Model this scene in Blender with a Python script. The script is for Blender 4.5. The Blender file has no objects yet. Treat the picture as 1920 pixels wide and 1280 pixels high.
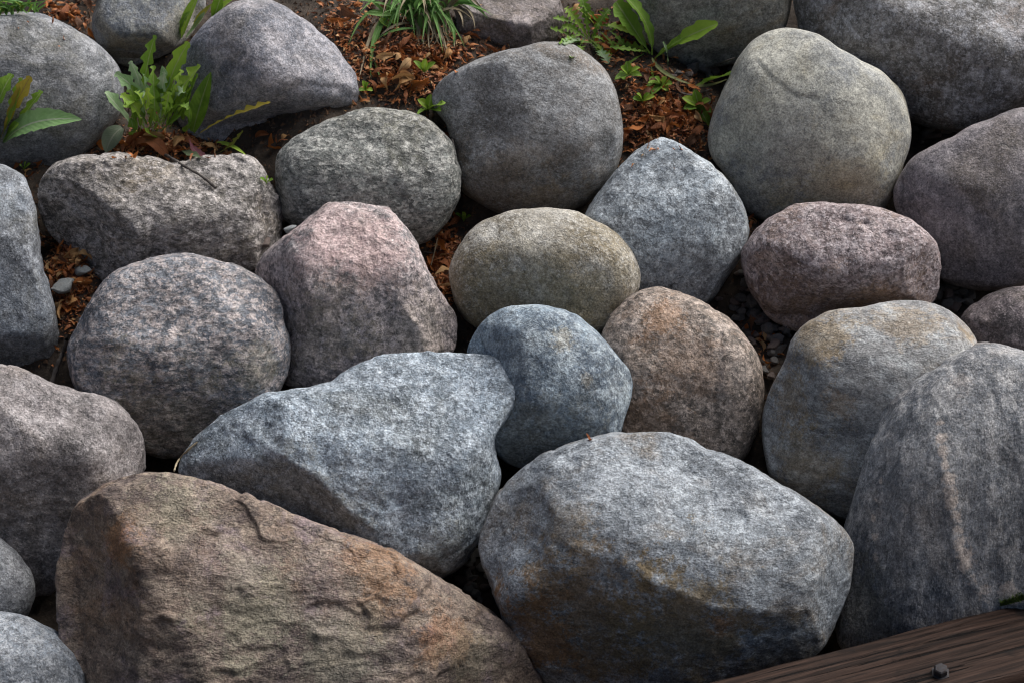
import bpy, math, random
import numpy as np
from mathutils import Vector, Matrix

S = bpy.context.scene
COL = S.collection
R = math.radians

# ------------------------------------------------------------------ camera
PITCH, SLOPE, DIST, LENS = R(28), R(27), 3.8, 85.0
FPX = LENS / 36 * 1920
TARGET = np.array([0, 0, 0.75])
FWD = np.array([0, math.cos(PITCH), -math.sin(PITCH)])
CAMP = TARGET - FWD * DIST
RIGHT = np.array([1.0, 0, 0])
UPV = np.cross(RIGHT, FWD)
cam = bpy.data.cameras.new('camera')
camo = bpy.data.objects.new('camera', cam)
COL.objects.link(camo)
camo.location = CAMP
camo.rotation_euler = (math.pi / 2 - PITCH, 0, 0)
cam.lens = LENS
cam.sensor_width = 36
cam.clip_end = 500
cam.dof.use_dof = True
cam.dof.focus_distance = 3.62
cam.dof.aperture_fstop = 9.0
S.camera = camo

# ------------------------------------------------------------------ light
SUN_DIR = Vector((0.50, 0.34, 0.80)).normalized()
w = bpy.data.worlds.new('World')
S.world = w
w.use_nodes = True
nt = w.node_tree
bg = nt.nodes['Background']
sky = nt.nodes.new('ShaderNodeTexSky')
sky.sky_type = 'NISHITA'
sky.sun_disc = False
sky.sun_elevation = math.asin(SUN_DIR.z)
sky.sun_rotation = math.atan2(SUN_DIR.x, SUN_DIR.y)
sky.air_density = 0.9
sky.dust_density = 3.5
sky.ozone_density = 0.7
nt.links.new(sky.outputs[0], bg.inputs[0])
bg.inputs[1].default_value = 0.06
sl = bpy.data.lights.new('sun', 'SUN')
sl.energy = 4.3
sl.angle = R(62)
sl.color = (1.0, 0.985, 0.96)
so = bpy.data.objects.new('sun', sl)
COL.objects.link(so)
so.rotation_euler = SUN_DIR.to_track_quat('Z', 'Y').to_euler()
so.location = (3, 0, 6)
S.cycles.filter_width = 1.1
S.cycles.use_adaptive_sampling = True
S.cycles.adaptive_threshold = 0.025
S.cycles.max_bounces = 6
S.cycles.diffuse_bounces = 3
S.cycles.glossy_bounces = 2
S.view_settings.view_transform = 'Standard'
S.view_settings.look = 'None'
S.view_settings.gamma = 1
S.view_settings.use_curve_mapping = False
S.view_settings.exposure = 0.36

# ------------------------------------------------------------------ helpers
NSL = np.array([0, -math.sin(SLOPE), math.cos(SLOPE)])      # normal of the bank


def ray(px, py):
    d = FWD + RIGHT * ((px - 960) / FPX) - UPV * ((py - 640) / FPX)
    return d / np.linalg.norm(d)


def on_bank(px, py, off=0.0):
    """point of the bank's boulder-centre plane (shifted off metres along its normal)"""
    d = ray(px, py)
    t = np.dot(TARGET + NSL * off - CAMP, NSL) / np.dot(d, NSL)
    return CAMP + d * t


_rng = np.random.RandomState(7)
PERM = np.concatenate([_rng.permutation(256)] * 3)
GRAD = _rng.normal(size=(256, 3))
GRAD /= np.linalg.norm(GRAD, axis=1)[:, None]


def perlin(p):
    i = np.floor(p).astype(np.int64)
    f = p - i
    i &= 255
    u = f * f * f * (f * (f * 6 - 15) + 10)
    out = np.zeros(len(p))
    for a in (0, 1):
        wa = u[:, 0] if a else 1 - u[:, 0]
        for b in (0, 1):
            wb = u[:, 1] if b else 1 - u[:, 1]
            for c in (0, 1):
                wc = u[:, 2] if c else 1 - u[:, 2]
                g = GRAD[PERM[PERM[PERM[i[:, 0] + a] + i[:, 1] + b] + i[:, 2] + c]]
                out += wa * wb * wc * ((f - (a, b, c)) * g).sum(1)
    return out * 1.6


def fbm(p, octaves=4, gain=0.5, ridged=False):
    o = np.zeros(len(p))
    a = 1.0
    for k in range(octaves):
        n = perlin(p * (2.03 ** k) + 17.3 * k)
        o += a * ((0.4 - np.abs(n)) if ridged else n)
        a *= gain
    return o


def plates(p, seed):
    """broken plates: every cell a little plane with its own height and tilt"""
    rg_ = np.random.RandomState(seed + 400)
    jt = rg_.uniform(.1, .9, (4096, 3))
    ht = rg_.uniform(-.5, .5, 4096)
    tl = rg_.normal(0, .55, (4096, 3))
    p = p + .35 * np.stack([perlin(p * 1.3 + k * 9.1) for k in range(3)], 1) + .12 * np.stack([perlin(p * 4.1 + k * 5.3) for k in range(3)], 1)
    i = np.floor(p).astype(np.int64)
    acc = np.zeros(len(p))
    wt = np.zeros(len(p))
    dmin = np.full(len(p), 9.0)
    items = []
    for a in (-1, 0, 1):
        for b in (-1, 0, 1):
            for c in (-1, 0, 1):
                j = i + (a, b, c)
                h = (j[:, 0] * 73856093 ^ j[:, 1] * 19349663 ^ j[:, 2] * 83492791) & 4095
                dv = p - (j + jt[h])
                d2 = np.sqrt((dv * dv).sum(1))
                items.append((d2, ht[h] + (dv * tl[h]).sum(1)))
                dmin = np.minimum(dmin, d2)
    for d2, v in items:
        w_ = np.exp(-(d2 - dmin) * 75)
        acc += w_ * v
        wt += w_
    return acc / wt * .5


def mesh_np(name, v, faces, mat=None, smooth=True):
    me = bpy.data.meshes.new(name)
    faces = np.asarray(faces)
    n, k = faces.shape
    me.vertices.add(len(v))
    me.vertices.foreach_set('co', np.asarray(v, dtype=np.float32).ravel())
    me.loops.add(n * k)
    me.loops.foreach_set('vertex_index', faces.astype(np.int32).ravel())
    me.polygons.add(n)
    me.polygons.foreach_set('loop_start', np.arange(0, n * k, k, dtype=np.int32))
    me.polygons.foreach_set('use_smooth', np.full(n, smooth))
    me.update(calc_edges=True)
    if mat:
        me.materials.append(mat)
    return me


def link(name, me, parent=None, loc=None):
    o = bpy.data.objects.new(name, me)
    COL.objects.link(o)
    if parent:
        o.parent = parent
    if loc is not None:
        o.location = loc
    return o


def tag(o, label, cat, group=None, kind=None):
    o['label'] = label
    if cat:
        o['category'] = cat
    if group:
        o['group'] = group
    if kind:
        o['kind'] = kind
    return o


# ------------------------------------------------------------------ node helpers
class NT:
    def __init__(self, name):
        self.m = bpy.data.materials.new(name)
        self.m.use_nodes = True
        self.t = self.m.node_tree
        self.b = self.t.nodes['Principled BSDF']
        self.tc = self.t.nodes.new('ShaderNodeTexCoord')

    def n(self, typ, **kw):
        nd = self.t.nodes.new(typ)
        for k, v in kw.items():
            if k.startswith('i_'):
                nd.inputs[k[2:].replace('_', ' ')].default_value = v
            else:
                setattr(nd, k, v)
        return nd

    def l(self, a, b):
        self.t.links.new(a, b)

    def mapping(self, seed, rot=(0, 0, 0), scale=(1, 1, 1)):
        mp = self.n('ShaderNodeMapping')
        mp.inputs['Location'].default_value = (seed * 3.17 % 11, seed * 5.71 % 13, seed * 1.93 % 7)
        mp.inputs['Rotation'].default_value = [R(a) for a in rot]
        mp.inputs['Scale'].default_value = scale
        self.l(self.tc.outputs['Object'], mp.inputs['Vector'])
        return mp.outputs[0]

    def noise(self, vec, scale, detail=6, rough=0.6, dist=0.0):
        nd = self.n('ShaderNodeTexNoise', i_Scale=scale, i_Detail=detail, i_Roughness=rough, i_Distortion=dist)
        self.l(vec, nd.inputs['Vector'])
        return nd.outputs['Fac']

    def ramp(self, fac, lo, hi, a=0.0, b=1.0):
        nd = self.n('ShaderNodeMapRange', i_From_Min=lo, i_From_Max=hi, i_To_Min=a, i_To_Max=b)
        nd.interpolation_type = 'SMOOTHSTEP'
        self.l(fac, nd.inputs['Value'])
        return nd.outputs[0]

    def mix(self, fac, a, b, mode='MIX'):
        nd = self.n('ShaderNodeMix', data_type='RGBA', blend_type=mode)
        for i, v in ((0, fac), (6, a), (7, b)):
            if isinstance(v, (int, float)):
                nd.inputs[i].default_value = v
            elif isinstance(v, (tuple, list)):
                nd.inputs[i].default_value = (*v, 1)
            else:
                self.l(v, nd.inputs[i])
        return nd.outputs[2]

    def math(self, op, a, b=0.0):
        nd = self.n('ShaderNodeMath', operation=op)
        for i, v in ((0, a), (1, b)):
            if isinstance(v, (int, float)):
                nd.inputs[i].default_value = v
            else:
                self.l(v, nd.inputs[i])
        return nd.outputs[0]

    def bump(self, h, strength, dist, prev=None):
        nd = self.n('ShaderNodeBump', i_Strength=strength, i_Distance=dist)
        self.l(h, nd.inputs['Height'])
        if prev is not None:
            self.l(prev, nd.inputs['Normal'])
        return nd.outputs[0]


MATQ = {}


def stone_mat(name, seed, mid, light, dark, stain=(0.16, 0.12, 0.07), stain_amt=0.5, stain2=None, stain2_amt=0.0,
              grain=200, fleck=0.5, blotch=9.0, streak=(1, 1, 1), rot=(0, 0, 0), bump=1.0, contrast=1.0, rough=0.78,
              patch=0.5, crack=0.6, crack_scale=5.0, crystal=110, crisp=0.6):
    q = NT(name)
    v = q.mapping(seed, rot, streak)
    vu = q.mapping(seed + 3.3)
    big = q.noise(v, blotch, 6, 0.62, 0.4)
    midn = q.noise(v, blotch * 3.0, 6, 0.74, 0.3)
    c = q.mix(q.ramp(big, 0.38, 0.60), dark, mid)
    c = q.mix(q.math('MULTIPLY', q.ramp(midn, 0.46, 0.62), min(1.0, patch * 1.3)), c, light)
    pit = q.noise(v, blotch * 6.5, 4, 0.74, 0.2)
    c = q.mix(q.math('MULTIPLY', q.ramp(pit, 0.57, 0.68), 0.6 * patch + .15), c, tuple(x_ * .8 for x_ in dark))
    # stains of earth and lichen, with outlines of their own
    st = q.noise(vu, 6.5, 7, 0.68, 0.8)
    c = q.mix(q.math('MULTIPLY', q.ramp(st, 0.48, 0.68), stain_amt), c, stain)
    if stain2:
        st2 = q.noise(q.mapping(seed + 8.1), 11, 7, 0.72, 0.5)
        c = q.mix(q.math('MULTIPLY', q.ramp(st2, 0.52, 0.66), stain2_amt), c, stain2)
    # mineral grains
    vo = q.n('ShaderNodeTexVoronoi', i_Scale=grain * 1.7, i_Randomness=1.0)
    wob = q.n('ShaderNodeVectorMath', operation='MULTIPLY_ADD')
    nz = q.n('ShaderNodeTexNoise', i_Scale=grain * 0.8, i_Detail=2.0)
    q.l(v, nz.inputs['Vector'])
    q.l(nz.outputs['Color'], wob.inputs[0])
    wob.inputs[1].default_value = (0.007, 0.007, 0.007)
    q.l(v, wob.inputs[2])
    q.l(wob.outputs[0], vo.inputs['Vector'])
    sep = q.n('ShaderNodeSeparateColor')
    q.l(vo.outputs['Color'], sep.inputs[0])
    dk = q.ramp(sep.outputs[0], 0.30, 0.16)
    lt = q.ramp(sep.outputs[1], 0.70, 0.86)
    contrast *= 1.2
    gm = q.ramp(q.noise(v, blotch * 2.2, 6, 0.7), 0.40, 0.60, 0.4, 1.0)
    c = q.mix(q.math('MULTIPLY', q.math('MULTIPLY', lt, gm), fleck), c, light)
    c = q.mix(q.math('MULTIPLY', q.math('MULTIPLY', dk, gm), fleck * 0.9), c, tuple(x * 0.45 for x in dark))
    # crisp crystals and pits, their size a trait of the rock
    cn = q.noise(v, crystal, 4, 0.78)
    cn2 = q.noise(q.mapping(seed + 1.4, rot, streak), crystal * 1.15, 4, 0.78)
    amt = q.ramp(big, 0.30, 0.62, 0.55, 1.0)
    pits = q.ramp(cn, 0.555, 0.595)
    c = q.mix(q.math('MULTIPLY', q.math('MULTIPLY', pits, amt), crisp), c, tuple(x_ * .52 for x_ in dark))
    c = q.mix(q.math('MULTIPLY', q.math('MULTIPLY', q.ramp(cn2, 0.555, 0.59), amt), crisp * .8), c, tuple(min(.75, x_ * 1.12) for x_ in light))
    fine = q.noise(vu, 330, 1, 0.75)
    fine2 = q.noise(vu, 95, 3, 0.75)
    var = q.math('ADD', q.ramp(fine, 0.25, 0.75, 1 - 0.28 * contrast, 1 + 0.28 * contrast),
                 q.ramp(fine2, 0.3, 0.7, -0.20 * contrast, 0.20 * contrast))
    wv_ = q.n('ShaderNodeVectorMath', operation='MULTIPLY_ADD')
    nw = q.n('ShaderNodeTexNoise', i_Scale=9.0, i_Detail=6.0, i_Roughness=0.62)
    q.l(vu, nw.inputs['Vector'])
    q.l(nw.outputs['Color'], wv_.inputs[0])
    wv_.inputs[1].default_value = (0.22, 0.22, 0.22)
    q.l(vu, wv_.inputs[2])
    ck = q.n('ShaderNodeTexVoronoi', feature='DISTANCE_TO_EDGE', i_Scale=crack_scale)
    q.l(wv_.outputs[0], ck.inputs['Vector'])
    ckm = q.math('MULTIPLY', q.ramp(ck.outputs['Distance'], 0.035, 0.004), q.ramp(q.noise(q.mapping(seed + 6.2), 8, 5, .6), 0.50, 0.62))
    c = q.mix(q.math('MULTIPLY', ckm, crack * .55), c, tuple(x_ * .5 for x_ in dark))
    hsv = q.n('ShaderNodeHueSaturation')
    q.l(c, hsv.inputs['Color'])
    hsv.inputs['Saturation'].default_value = 1.12
    q.l(var, hsv.inputs['Value'])
    q.l(hsv.outputs[0], q.b.inputs['Base Color'])
    q.l(q.ramp(midn, 0.3, 0.7, rough + 0.04, rough - 0.2), q.b.inputs['Roughness'])
    q.b.inputs['Specular IOR Level'].default_value = 0.5
    n1 = q.bump(q.noise(v, 38, 5, 0.68, 0.3), 0.6 * bump, 0.0065)
    n2 = q.bump(q.math('SUBTRACT', q.noise(vu, 150, 3, 0.75), q.math('MULTIPLY', pits, .5)), 0.6 * bump, 0.0028, n1)
    n3 = q.bump(vo.outputs['Distance'], 0.25 * bump, 0.002, n2)
    n3 = q.bump(ckm, 0.5 * crack, -0.004, n3)
    q.l(n3, q.b.inputs['Normal'])
    MATQ[q.m.name] = (q, hsv)
    return q.m


# ------------------------------------------------------------------ boulders
def cube_sphere(n):
    t = np.tan(np.linspace(-1, 1, n + 1) * math.pi / 4)
    a, b = np.meshgrid(t, t, indexing='ij')
    o = np.ones_like(a)
    V, F = [], []
    for k, f in enumerate(((a, b, o), (b, a, -o), (o, a, b), (-o, b, a), (b, o, a), (a, -o, b))):
        V.append(np.stack([c.ravel() for c in f], 1))
        idx = np.arange((n + 1) ** 2).reshape(n + 1, n + 1) + k * (n + 1) ** 2
        F.append(np.stack([idx[:-1, :-1], idx[1:, :-1], idx[1:, 1:], idx[:-1, 1:]], -1).reshape(-1, 4))
    V = np.concatenate(V)
    F = np.concatenate(F)
    V /= np.linalg.norm(V, axis=1)[:, None]
    key = np.round(V * 1e5).astype(np.int64)
    _, first, inv = np.unique(key, axis=0, return_index=True, return_inverse=True)
    return V[first], inv.ravel()[F]


_cs = {}


def vnormals(v, f):
    a = v[f[:, 2]] - v[f[:, 0]]
    b = v[f[:, 3]] - v[f[:, 1]]
    fn = np.cross(a, b)
    out = np.zeros_like(v)
    for k in range(4):
        for c in range(3):
            out[:, c] += np.bincount(f[:, k], fn[:, c], len(v))
    return out / (np.linalg.norm(out, axis=1)[:, None] + 1e-12)


def boulder(label, mat, centre, outline, facets=(), dents=(), grooves=(), hf=0.82, hb=0.8, p=2.3, lift=0.0, rough=1.0,
            chip=0.0, n=64, soft=0.10, seed=1, fstretch=(1, 1, 1), spots=(), cuts=14, flat=.8, plate=0.0, group='boulders piled on the bank'):
    cx, cy = centre
    rc = ray(cx, cy)
    up0 = UPV - rc * np.dot(UPV, rc)
    up0 /= np.linalg.norm(up0)
    rt = np.cross(rc, up0)
    # size first, then rest it on the bank
    ol = np.array(outline, float)
    area = 0.5 * abs(np.sum(ol[:, 0] * np.roll(ol[:, 1], -1) - ol[:, 1] * np.roll(ol[:, 0], -1)))
    rm = math.sqrt(area / math.pi)
    C = on_bank(cx, cy, (0.35 * (rm - 170) + lift) * DIST / FPX)
    D = np.linalg.norm(C - CAMP)
    s = D / FPX

    def loc(px, py):
        d = ray(px, py)
        P = CAMP + d * (np.dot(C - CAMP, rc) / np.dot(d, rc)) - C
        return np.dot(P, rt) / s, -np.dot(P, up0) / s

    L = np.array([loc(x, y) for x, y in outline])
    th = np.arctan2(L[:, 1], L[:, 0])
    rr = np.hypot(L[:, 0], L[:, 1])
    o = np.argsort(th)
    th, rr = th[o], rr[o]
    tt = np.concatenate([th - 2 * math.pi, th, th + 2 * math.pi])
    r3 = np.concatenate([rr] * 3)
    NA = 720
    ta = np.linspace(-math.pi, math.pi, NA, endpoint=False)
    ra = np.interp(ta, tt, r3)

    def smooth(a, wd):
        k = np.exp(-0.5 * (np.minimum(np.arange(NA), NA - np.arange(NA)) / wd) ** 2)
        return np.real(np.fft.ifft(np.fft.fft(a) * np.fft.fft(k / k.sum())))
    ra1 = smooth(ra, 4.5)
    ra0 = smooth(ra, 70)
    if n not in _cs:
        _cs[n] = cube_sphere(n)
    d, F = _cs[n]
    t = np.arctan2(d[:, 1], d[:, 0])
    rho = np.clip(np.hypot(d[:, 0], d[:, 1]), 0, 1)
    ti = np.concatenate([ta - 2 * math.pi, ta, ta + 2 * math.pi])
    Ro = np.interp(t, ti, np.concatenate([ra1] * 3))
    Rs = np.interp(t, ti, np.concatenate([ra0] * 3))
    k = rho ** 2.2
    rad = rho * (Rs * (1 - k) + Ro * k)
    x, y = rad * np.cos(t), rad * np.sin(t)
    H = hf * rm
    if facets:
        p = max(p, 3.3)
    prof = np.clip(1 - rho ** p, 0, 1) ** (1 / p)
    front = d[:, 2] >= 0
    h = np.where(front, H * prof, -hb * rm * prof)
    if facets:
        vals = [H * prof]
        for (fx, fy, f0, sx, sy) in facets:
            lx, ly = loc(fx, fy)
            vals.append(np.maximum(f0 * H + 1.3 * sx * (x - lx) + 1.3 * sy * (y - ly), 0.10 * H * prof))
        kk = soft * H
        V = np.stack(vals)
        mn = V.min(0)
        sm = mn - kk * np.log(np.exp(-(V - mn) / kk).sum(0))
        sm = np.maximum(sm, 0.05 * H * prof)
        h = np.where(front, sm, h)
    for (gx, gy, rx, ry, ang, dep) in dents:
        lx, ly = loc(gx, gy)
        ca, sa = math.cos(R(ang)), math.sin(R(ang))
        u = ((x - lx) * ca + (y - ly) * sa) / rx
        v = (-(x - lx) * sa + (y - ly) * ca) / ry
        h = np.where(front, h - dep * np.exp(-(u * u + v * v)) * np.minimum(1, prof * 2), h)
    for (pts, wd, dep, stp) in grooves:
        Q = np.array([loc(a, b) for a, b in pts])
        best = np.full(len(x), 1e9)
        side = np.zeros(len(x))
        for a, b in zip(Q[:-1], Q[1:]):
            ab = b - a
            u = np.clip(((x - a[0]) * ab[0] + (y - a[1]) * ab[1]) / (ab @ ab), 0, 1)
            ex, ey = x - a[0] - u * ab[0], y - a[1] - u * ab[1]
            dd = np.hypot(ex, ey)
            sd = np.sign(ab[0] * ey - ab[1] * ex)
            m = dd < best
            best[m] = dd[m]
            side[m] = sd[m]
        gsh = dep * np.exp(-(best / wd) ** 2) + stp * np.exp(-best / (wd * 4)) * (0.5 + 0.5 * np.tanh(side * best / wd))
        h = np.where(front, h - gsh * np.minimum(1, prof * 2), h)
    P = np.stack([x, y, h], 1) * s
    W = P[:, :1] * rt - P[:, 1:2] * up0 - P[:, 2:] * rc
    W = np.ascontiguousarray(W)
    # worn flats: broad planes shaved off all round, deeper where they face outwards from the bank
    rgc = np.random.RandomState(seed * 13 + 5)
    for k_ in range(cuts):
        nn = rgc.normal(size=3)
        nn /= np.linalg.norm(nn)
        dv = W @ nn
        fr_ = max(0.0, -float(nn @ rc))
        lim = dv.max() * (1 - rgc.uniform(.004, .018) - flat * rgc.uniform(.03, .14) * fr_)
        over = np.maximum(dv - lim, 0)
        sm_ = .0025
        W = W - (np.sqrt(over * over + sm_ * sm_) - sm_)[:, None] * nn * .9
    N = vnormals(W, F)
    if np.mean(np.sum(N * W, 1)) < 0:
        F = F[:, ::-1]
        N = -N
    q = W * np.array(fstretch) + np.array([seed * 1.7, seed * 0.9, seed * 2.3])
    disp = 0.007 * fbm(q * 6, 2) + rough * (0.0025 * fbm(q * 17, 5, 0.5))
    if chip:
        rg = fbm(q * 9 + 5, 5, 0.5, True)
        st = fbm(q * 8 + 31, 4, 0.5)
        terr = np.tanh(np.sin(st * 14) * 2.2)
        disp += chip * (0.0042 * rg + 0.0008 * terr)
    if plate:
        disp += plate * (0.008 * plates(q * 11, seed) + 0.0045 * plates(q * 27 + 7, seed + 1))
    W = W + N * disp[:, None]
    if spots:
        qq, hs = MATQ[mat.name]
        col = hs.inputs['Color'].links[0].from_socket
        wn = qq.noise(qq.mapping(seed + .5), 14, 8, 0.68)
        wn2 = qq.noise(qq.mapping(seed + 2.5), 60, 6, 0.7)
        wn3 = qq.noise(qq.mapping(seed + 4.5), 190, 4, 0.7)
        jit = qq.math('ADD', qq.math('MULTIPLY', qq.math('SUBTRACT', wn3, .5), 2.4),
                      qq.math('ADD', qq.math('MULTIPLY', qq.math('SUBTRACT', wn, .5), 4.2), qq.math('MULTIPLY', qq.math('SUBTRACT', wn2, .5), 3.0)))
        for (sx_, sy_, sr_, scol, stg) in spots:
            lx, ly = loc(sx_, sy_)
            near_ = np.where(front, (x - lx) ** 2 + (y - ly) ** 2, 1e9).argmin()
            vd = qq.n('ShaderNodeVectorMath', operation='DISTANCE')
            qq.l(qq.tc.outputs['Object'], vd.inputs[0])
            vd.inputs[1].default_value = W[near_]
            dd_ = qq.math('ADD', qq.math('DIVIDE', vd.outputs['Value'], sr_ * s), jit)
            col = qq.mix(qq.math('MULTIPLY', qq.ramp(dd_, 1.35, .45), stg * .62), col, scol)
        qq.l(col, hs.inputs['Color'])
    o = link('boulder', mesh_np('boulder', W, F, mat), loc=C)
    tag(o, label, 'boulder', group)
    return o


G = 'boulders piled on the bank'
grey = (0.20, 0.21, 0.225)
brn = (0.13, 0.095, 0.055)
olive = (0.15, 0.135, 0.085)

M = {}
M[1] = stone_mat('stone_cool_grey', 1, (0.20, 0.205, 0.215), (0.34, 0.34, 0.35), (0.10, 0.105, 0.115), olive, 0.5, grain=240, fleck=0.2, streak=(1, 1, 1.6), rot=(0, 35, 0), crystal=150, crisp=0.45)
M[2] = stone_mat('stone_blue_beige', 2, (0.22, 0.23, 0.25), (0.36, 0.35, 0.31), (0.12, 0.13, 0.145), (0.24, 0.20, 0.14), 0.7, fleck=0.2, blotch=14, crystal=110, crisp=0.4)
M[3] = stone_mat('stone_lilac_grey', 3, (0.25, 0.25, 0.275), (0.43, 0.40, 0.41), (0.11, 0.115, 0.135), (0.17, 0.14, 0.10), 0.45, fleck=0.25, blotch=7, crystal=130, crisp=0.5)
M[4] = stone_mat('stone_umber', 4, (0.17, 0.145, 0.135), (0.30, 0.26, 0.26), (0.08, 0.068, 0.06), brn, 0.5, fleck=0.3, crystal=90, crisp=0.5)
M[5] = stone_mat('stone_drab', 5, (0.28, 0.28, 0.265), (0.42, 0.42, 0.39), (0.14, 0.14, 0.13), (0.20, 0.15, 0.08), 0.6, fleck=0.2, crystal=160, crisp=0.35)
M[6] = stone_mat('stone_dark_umber', 6, (0.22, 0.21, 0.205), (0.42, 0.42, 0.44), (0.09, 0.085, 0.08), (0.14, 0.09, 0.06), 0.5, fleck=0.35, grain=150, crystal=75, crisp=0.65)
M[7] = stone_mat('stone_grey_brown', 7, (0.21, 0.205, 0.20), (0.36, 0.365, 0.37), (0.10, 0.095, 0.09), (0.16, 0.12, 0.085), 0.6, grain=170, fleck=0.4, blotch=6, bump=0.8, streak=(1, 1, 1.5), rot=(0, -30, 0), crystal=120, crisp=0.5)
M[8] = stone_mat('stone_pale_buff', 8, (0.37, 0.36, 0.315), (0.52, 0.505, 0.44), (0.20, 0.205, 0.205), (0.29, 0.245, 0.15), 0.6, grain=260, fleck=0.22, blotch=6.5, bump=0.55, crystal=170, crisp=0.4)
M[9] = stone_mat('stone_plum', 9, (0.22, 0.198, 0.203), (0.38, 0.34, 0.34), (0.105, 0.098, 0.105), (0.14, 0.11, 0.08), 0.5, grain=190, fleck=0.3, bump=0.8, crystal=120, crisp=0.5)
M[10] = stone_mat('stone_mottled_green_grey', 10, (0.22, 0.225, 0.21), (0.42, 0.41, 0.38), (0.09, 0.095, 0.09), (0.18, 0.16, 0.10), 0.5, grain=85, fleck=0.7, blotch=16, streak=(.9, 1, 1.5), rot=(0, 35, 0), bump=1.5, crystal=85, crisp=0.75)
M[11] = stone_mat('stone_rough_taupe', 11, (0.26, 0.24, 0.225), (0.48, 0.44, 0.42), (0.11, 0.10, 0.09), (0.19, 0.15, 0.10), 0.5, grain=90, fleck=0.65, blotch=14, streak=(.9, 1, 1.6), rot=(0, 30, 0), bump=1.7, crystal=80, crisp=0.7)
M[12] = stone_mat('stone_slate_grey', 12, (0.20, 0.22, 0.245), (0.37, 0.385, 0.41), (0.10, 0.105, 0.115), olive, 0.35, grain=180, fleck=0.3, blotch=10, streak=(1.3, 1, 1), crystal=110, crisp=0.5)
M[13] = stone_mat('stone_ice_grey', 13, (0.30, 0.335, 0.365), (0.52, 0.555, 0.58), (0.15, 0.16, 0.17), (0.20, 0.18, 0.12), 0.4, grain=130, fleck=0.5, blotch=10, bump=1.0, crystal=85, crisp=0.65)
M[14] = stone_mat('stone_dusky_pink', 14, (0.32, 0.26, 0.255), (0.48, 0.42, 0.42), (0.15, 0.115, 0.115), (0.25, 0.17, 0.11), 0.45, grain=115, fleck=0.8, blotch=11, bump=1.2, crystal=90, crisp=0.8)
M[15] = stone_mat('stone_rose_granite', 15, (0.35, 0.30, 0.29), (0.53, 0.455, 0.44), (0.15, 0.14, 0.145), (0.17, 0.13, 0.09), 0.55, (0.20, 0.21, 0.225), 0.5, grain=100, fleck=0.75, blotch=13, bump=1.4, crystal=80, crisp=0.8)
M[16] = stone_mat('stone_salt_and_pepper', 16, (0.19, 0.20, 0.22), (0.47, 0.405, 0.38), (0.085, 0.092, 0.108), (0.18, 0.15, 0.09), 0.3, grain=75, fleck=0.7, blotch=17, streak=(1, 1, 1.7), bump=1.4, contrast=1.1, patch=0.55, crystal=72, crisp=0.7)
M[17] = stone_mat('stone_buff_crust', 17, (0.28, 0.255, 0.21), (0.52, 0.50, 0.46), (0.14, 0.12, 0.09), (0.20, 0.16, 0.095), 0.6, grain=190, fleck=0.4, blotch=9, bump=0.9, crystal=95, crisp=0.6)
M[18] = stone_mat('stone_steel_blue', 18, (0.215, 0.265, 0.31), (0.46, 0.515, 0.545), (0.085, 0.107, 0.135), (0.24, 0.23, 0.19), 0.3, grain=170, fleck=0.4, blotch=9, bump=1.0, crystal=95, crisp=0.5)
M[19] = stone_mat('stone_rust_brown', 19, (0.25, 0.20, 0.165), (0.46, 0.385, 0.335), (0.105, 0.09, 0.078), (0.23, 0.13, 0.075), 0.5, (0.085, 0.08, 0.075), 0.6, grain=100, fleck=0.75, blotch=12, bump=1.2, crystal=80, crisp=0.75)
M[20] = stone_mat('stone_ochre_grey', 20, (0.25, 0.245, 0.24), (0.42, 0.43, 0.43), (0.11, 0.11, 0.115), (0.27, 0.185, 0.09), 0.65, grain=210, fleck=0.15, blotch=8, streak=(0.8, 1, 1.9), rot=(0, 40, 0), bump=0.9, crystal=140, crisp=0.35)
M[21] = stone_mat('stone_streaked_grey', 21, (0.225, 0.23, 0.24), (0.42, 0.405, 0.395), (0.095, 0.102, 0.115), (0.30, 0.25, 0.21), 0.35, grain=190, fleck=0.28, blotch=9, streak=(1.9, 1.5, 0.55), rot=(0, 12, 0), bump=1.1, crystal=120, crisp=0.5)
M[22] = stone_mat('stone_dark_mauve', 22, (0.19, 0.16, 0.16), (0.33, 0.28, 0.28), (0.08, 0.07, 0.07), brn, 0.4, grain=170, fleck=0.6, crystal=85, crisp=0.6)
M[23] = stone_mat('stone_pale_blue_grey', 23, (0.285, 0.33, 0.375), (0.50, 0.545, 0.59), (0.14, 0.165, 0.19), (0.16, 0.15, 0.11), 0.35, grain=190, fleck=0.5, blotch=11, bump=1.4, crystal=100, crisp=0.65)
M[24] = stone_mat('stone_broad_grey', 24, (0.225, 0.245, 0.265), (0.40, 0.425, 0.45), (0.11, 0.12, 0.133), (0.18, 0.125, 0.065), 0.6, grain=190, fleck=0.3, blotch=8, streak=(.9, 1, 1.45), rot=(0, 25, 0), bump=1.2, crystal=130, crisp=0.5)
M[25] = stone_mat('stone_rusty_umber', 25, (0.185, 0.138, 0.108), (0.31, 0.25, 0.195), (0.10, 0.076, 0.068), (0.25, 0.155, 0.095), 0.5, (0.20, 0.155, 0.165), 0.7, grain=200, fleck=0.1, blotch=9, streak=(0.8, 1, 1.5), rot=(0, -18, 0), bump=1.6, crystal=55, crisp=0.55)
M[26] = stone_mat('stone_purple_grey', 26, (0.235, 0.21, 0.205), (0.38, 0.35, 0.345), (0.115, 0.103, 0.10), (0.17, 0.13, 0.095), 0.35, grain=170, fleck=0.25, blotch=9, bump=1.3, crystal=100, crisp=0.5)
M[27] = stone_mat('stone_ash', 27, (0.22, 0.225, 0.235), (0.38, 0.385, 0.395), (0.12, 0.12, 0.13), olive, 0.3, grain=170, fleck=0.5, crystal=110, crisp=0.5)
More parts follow.
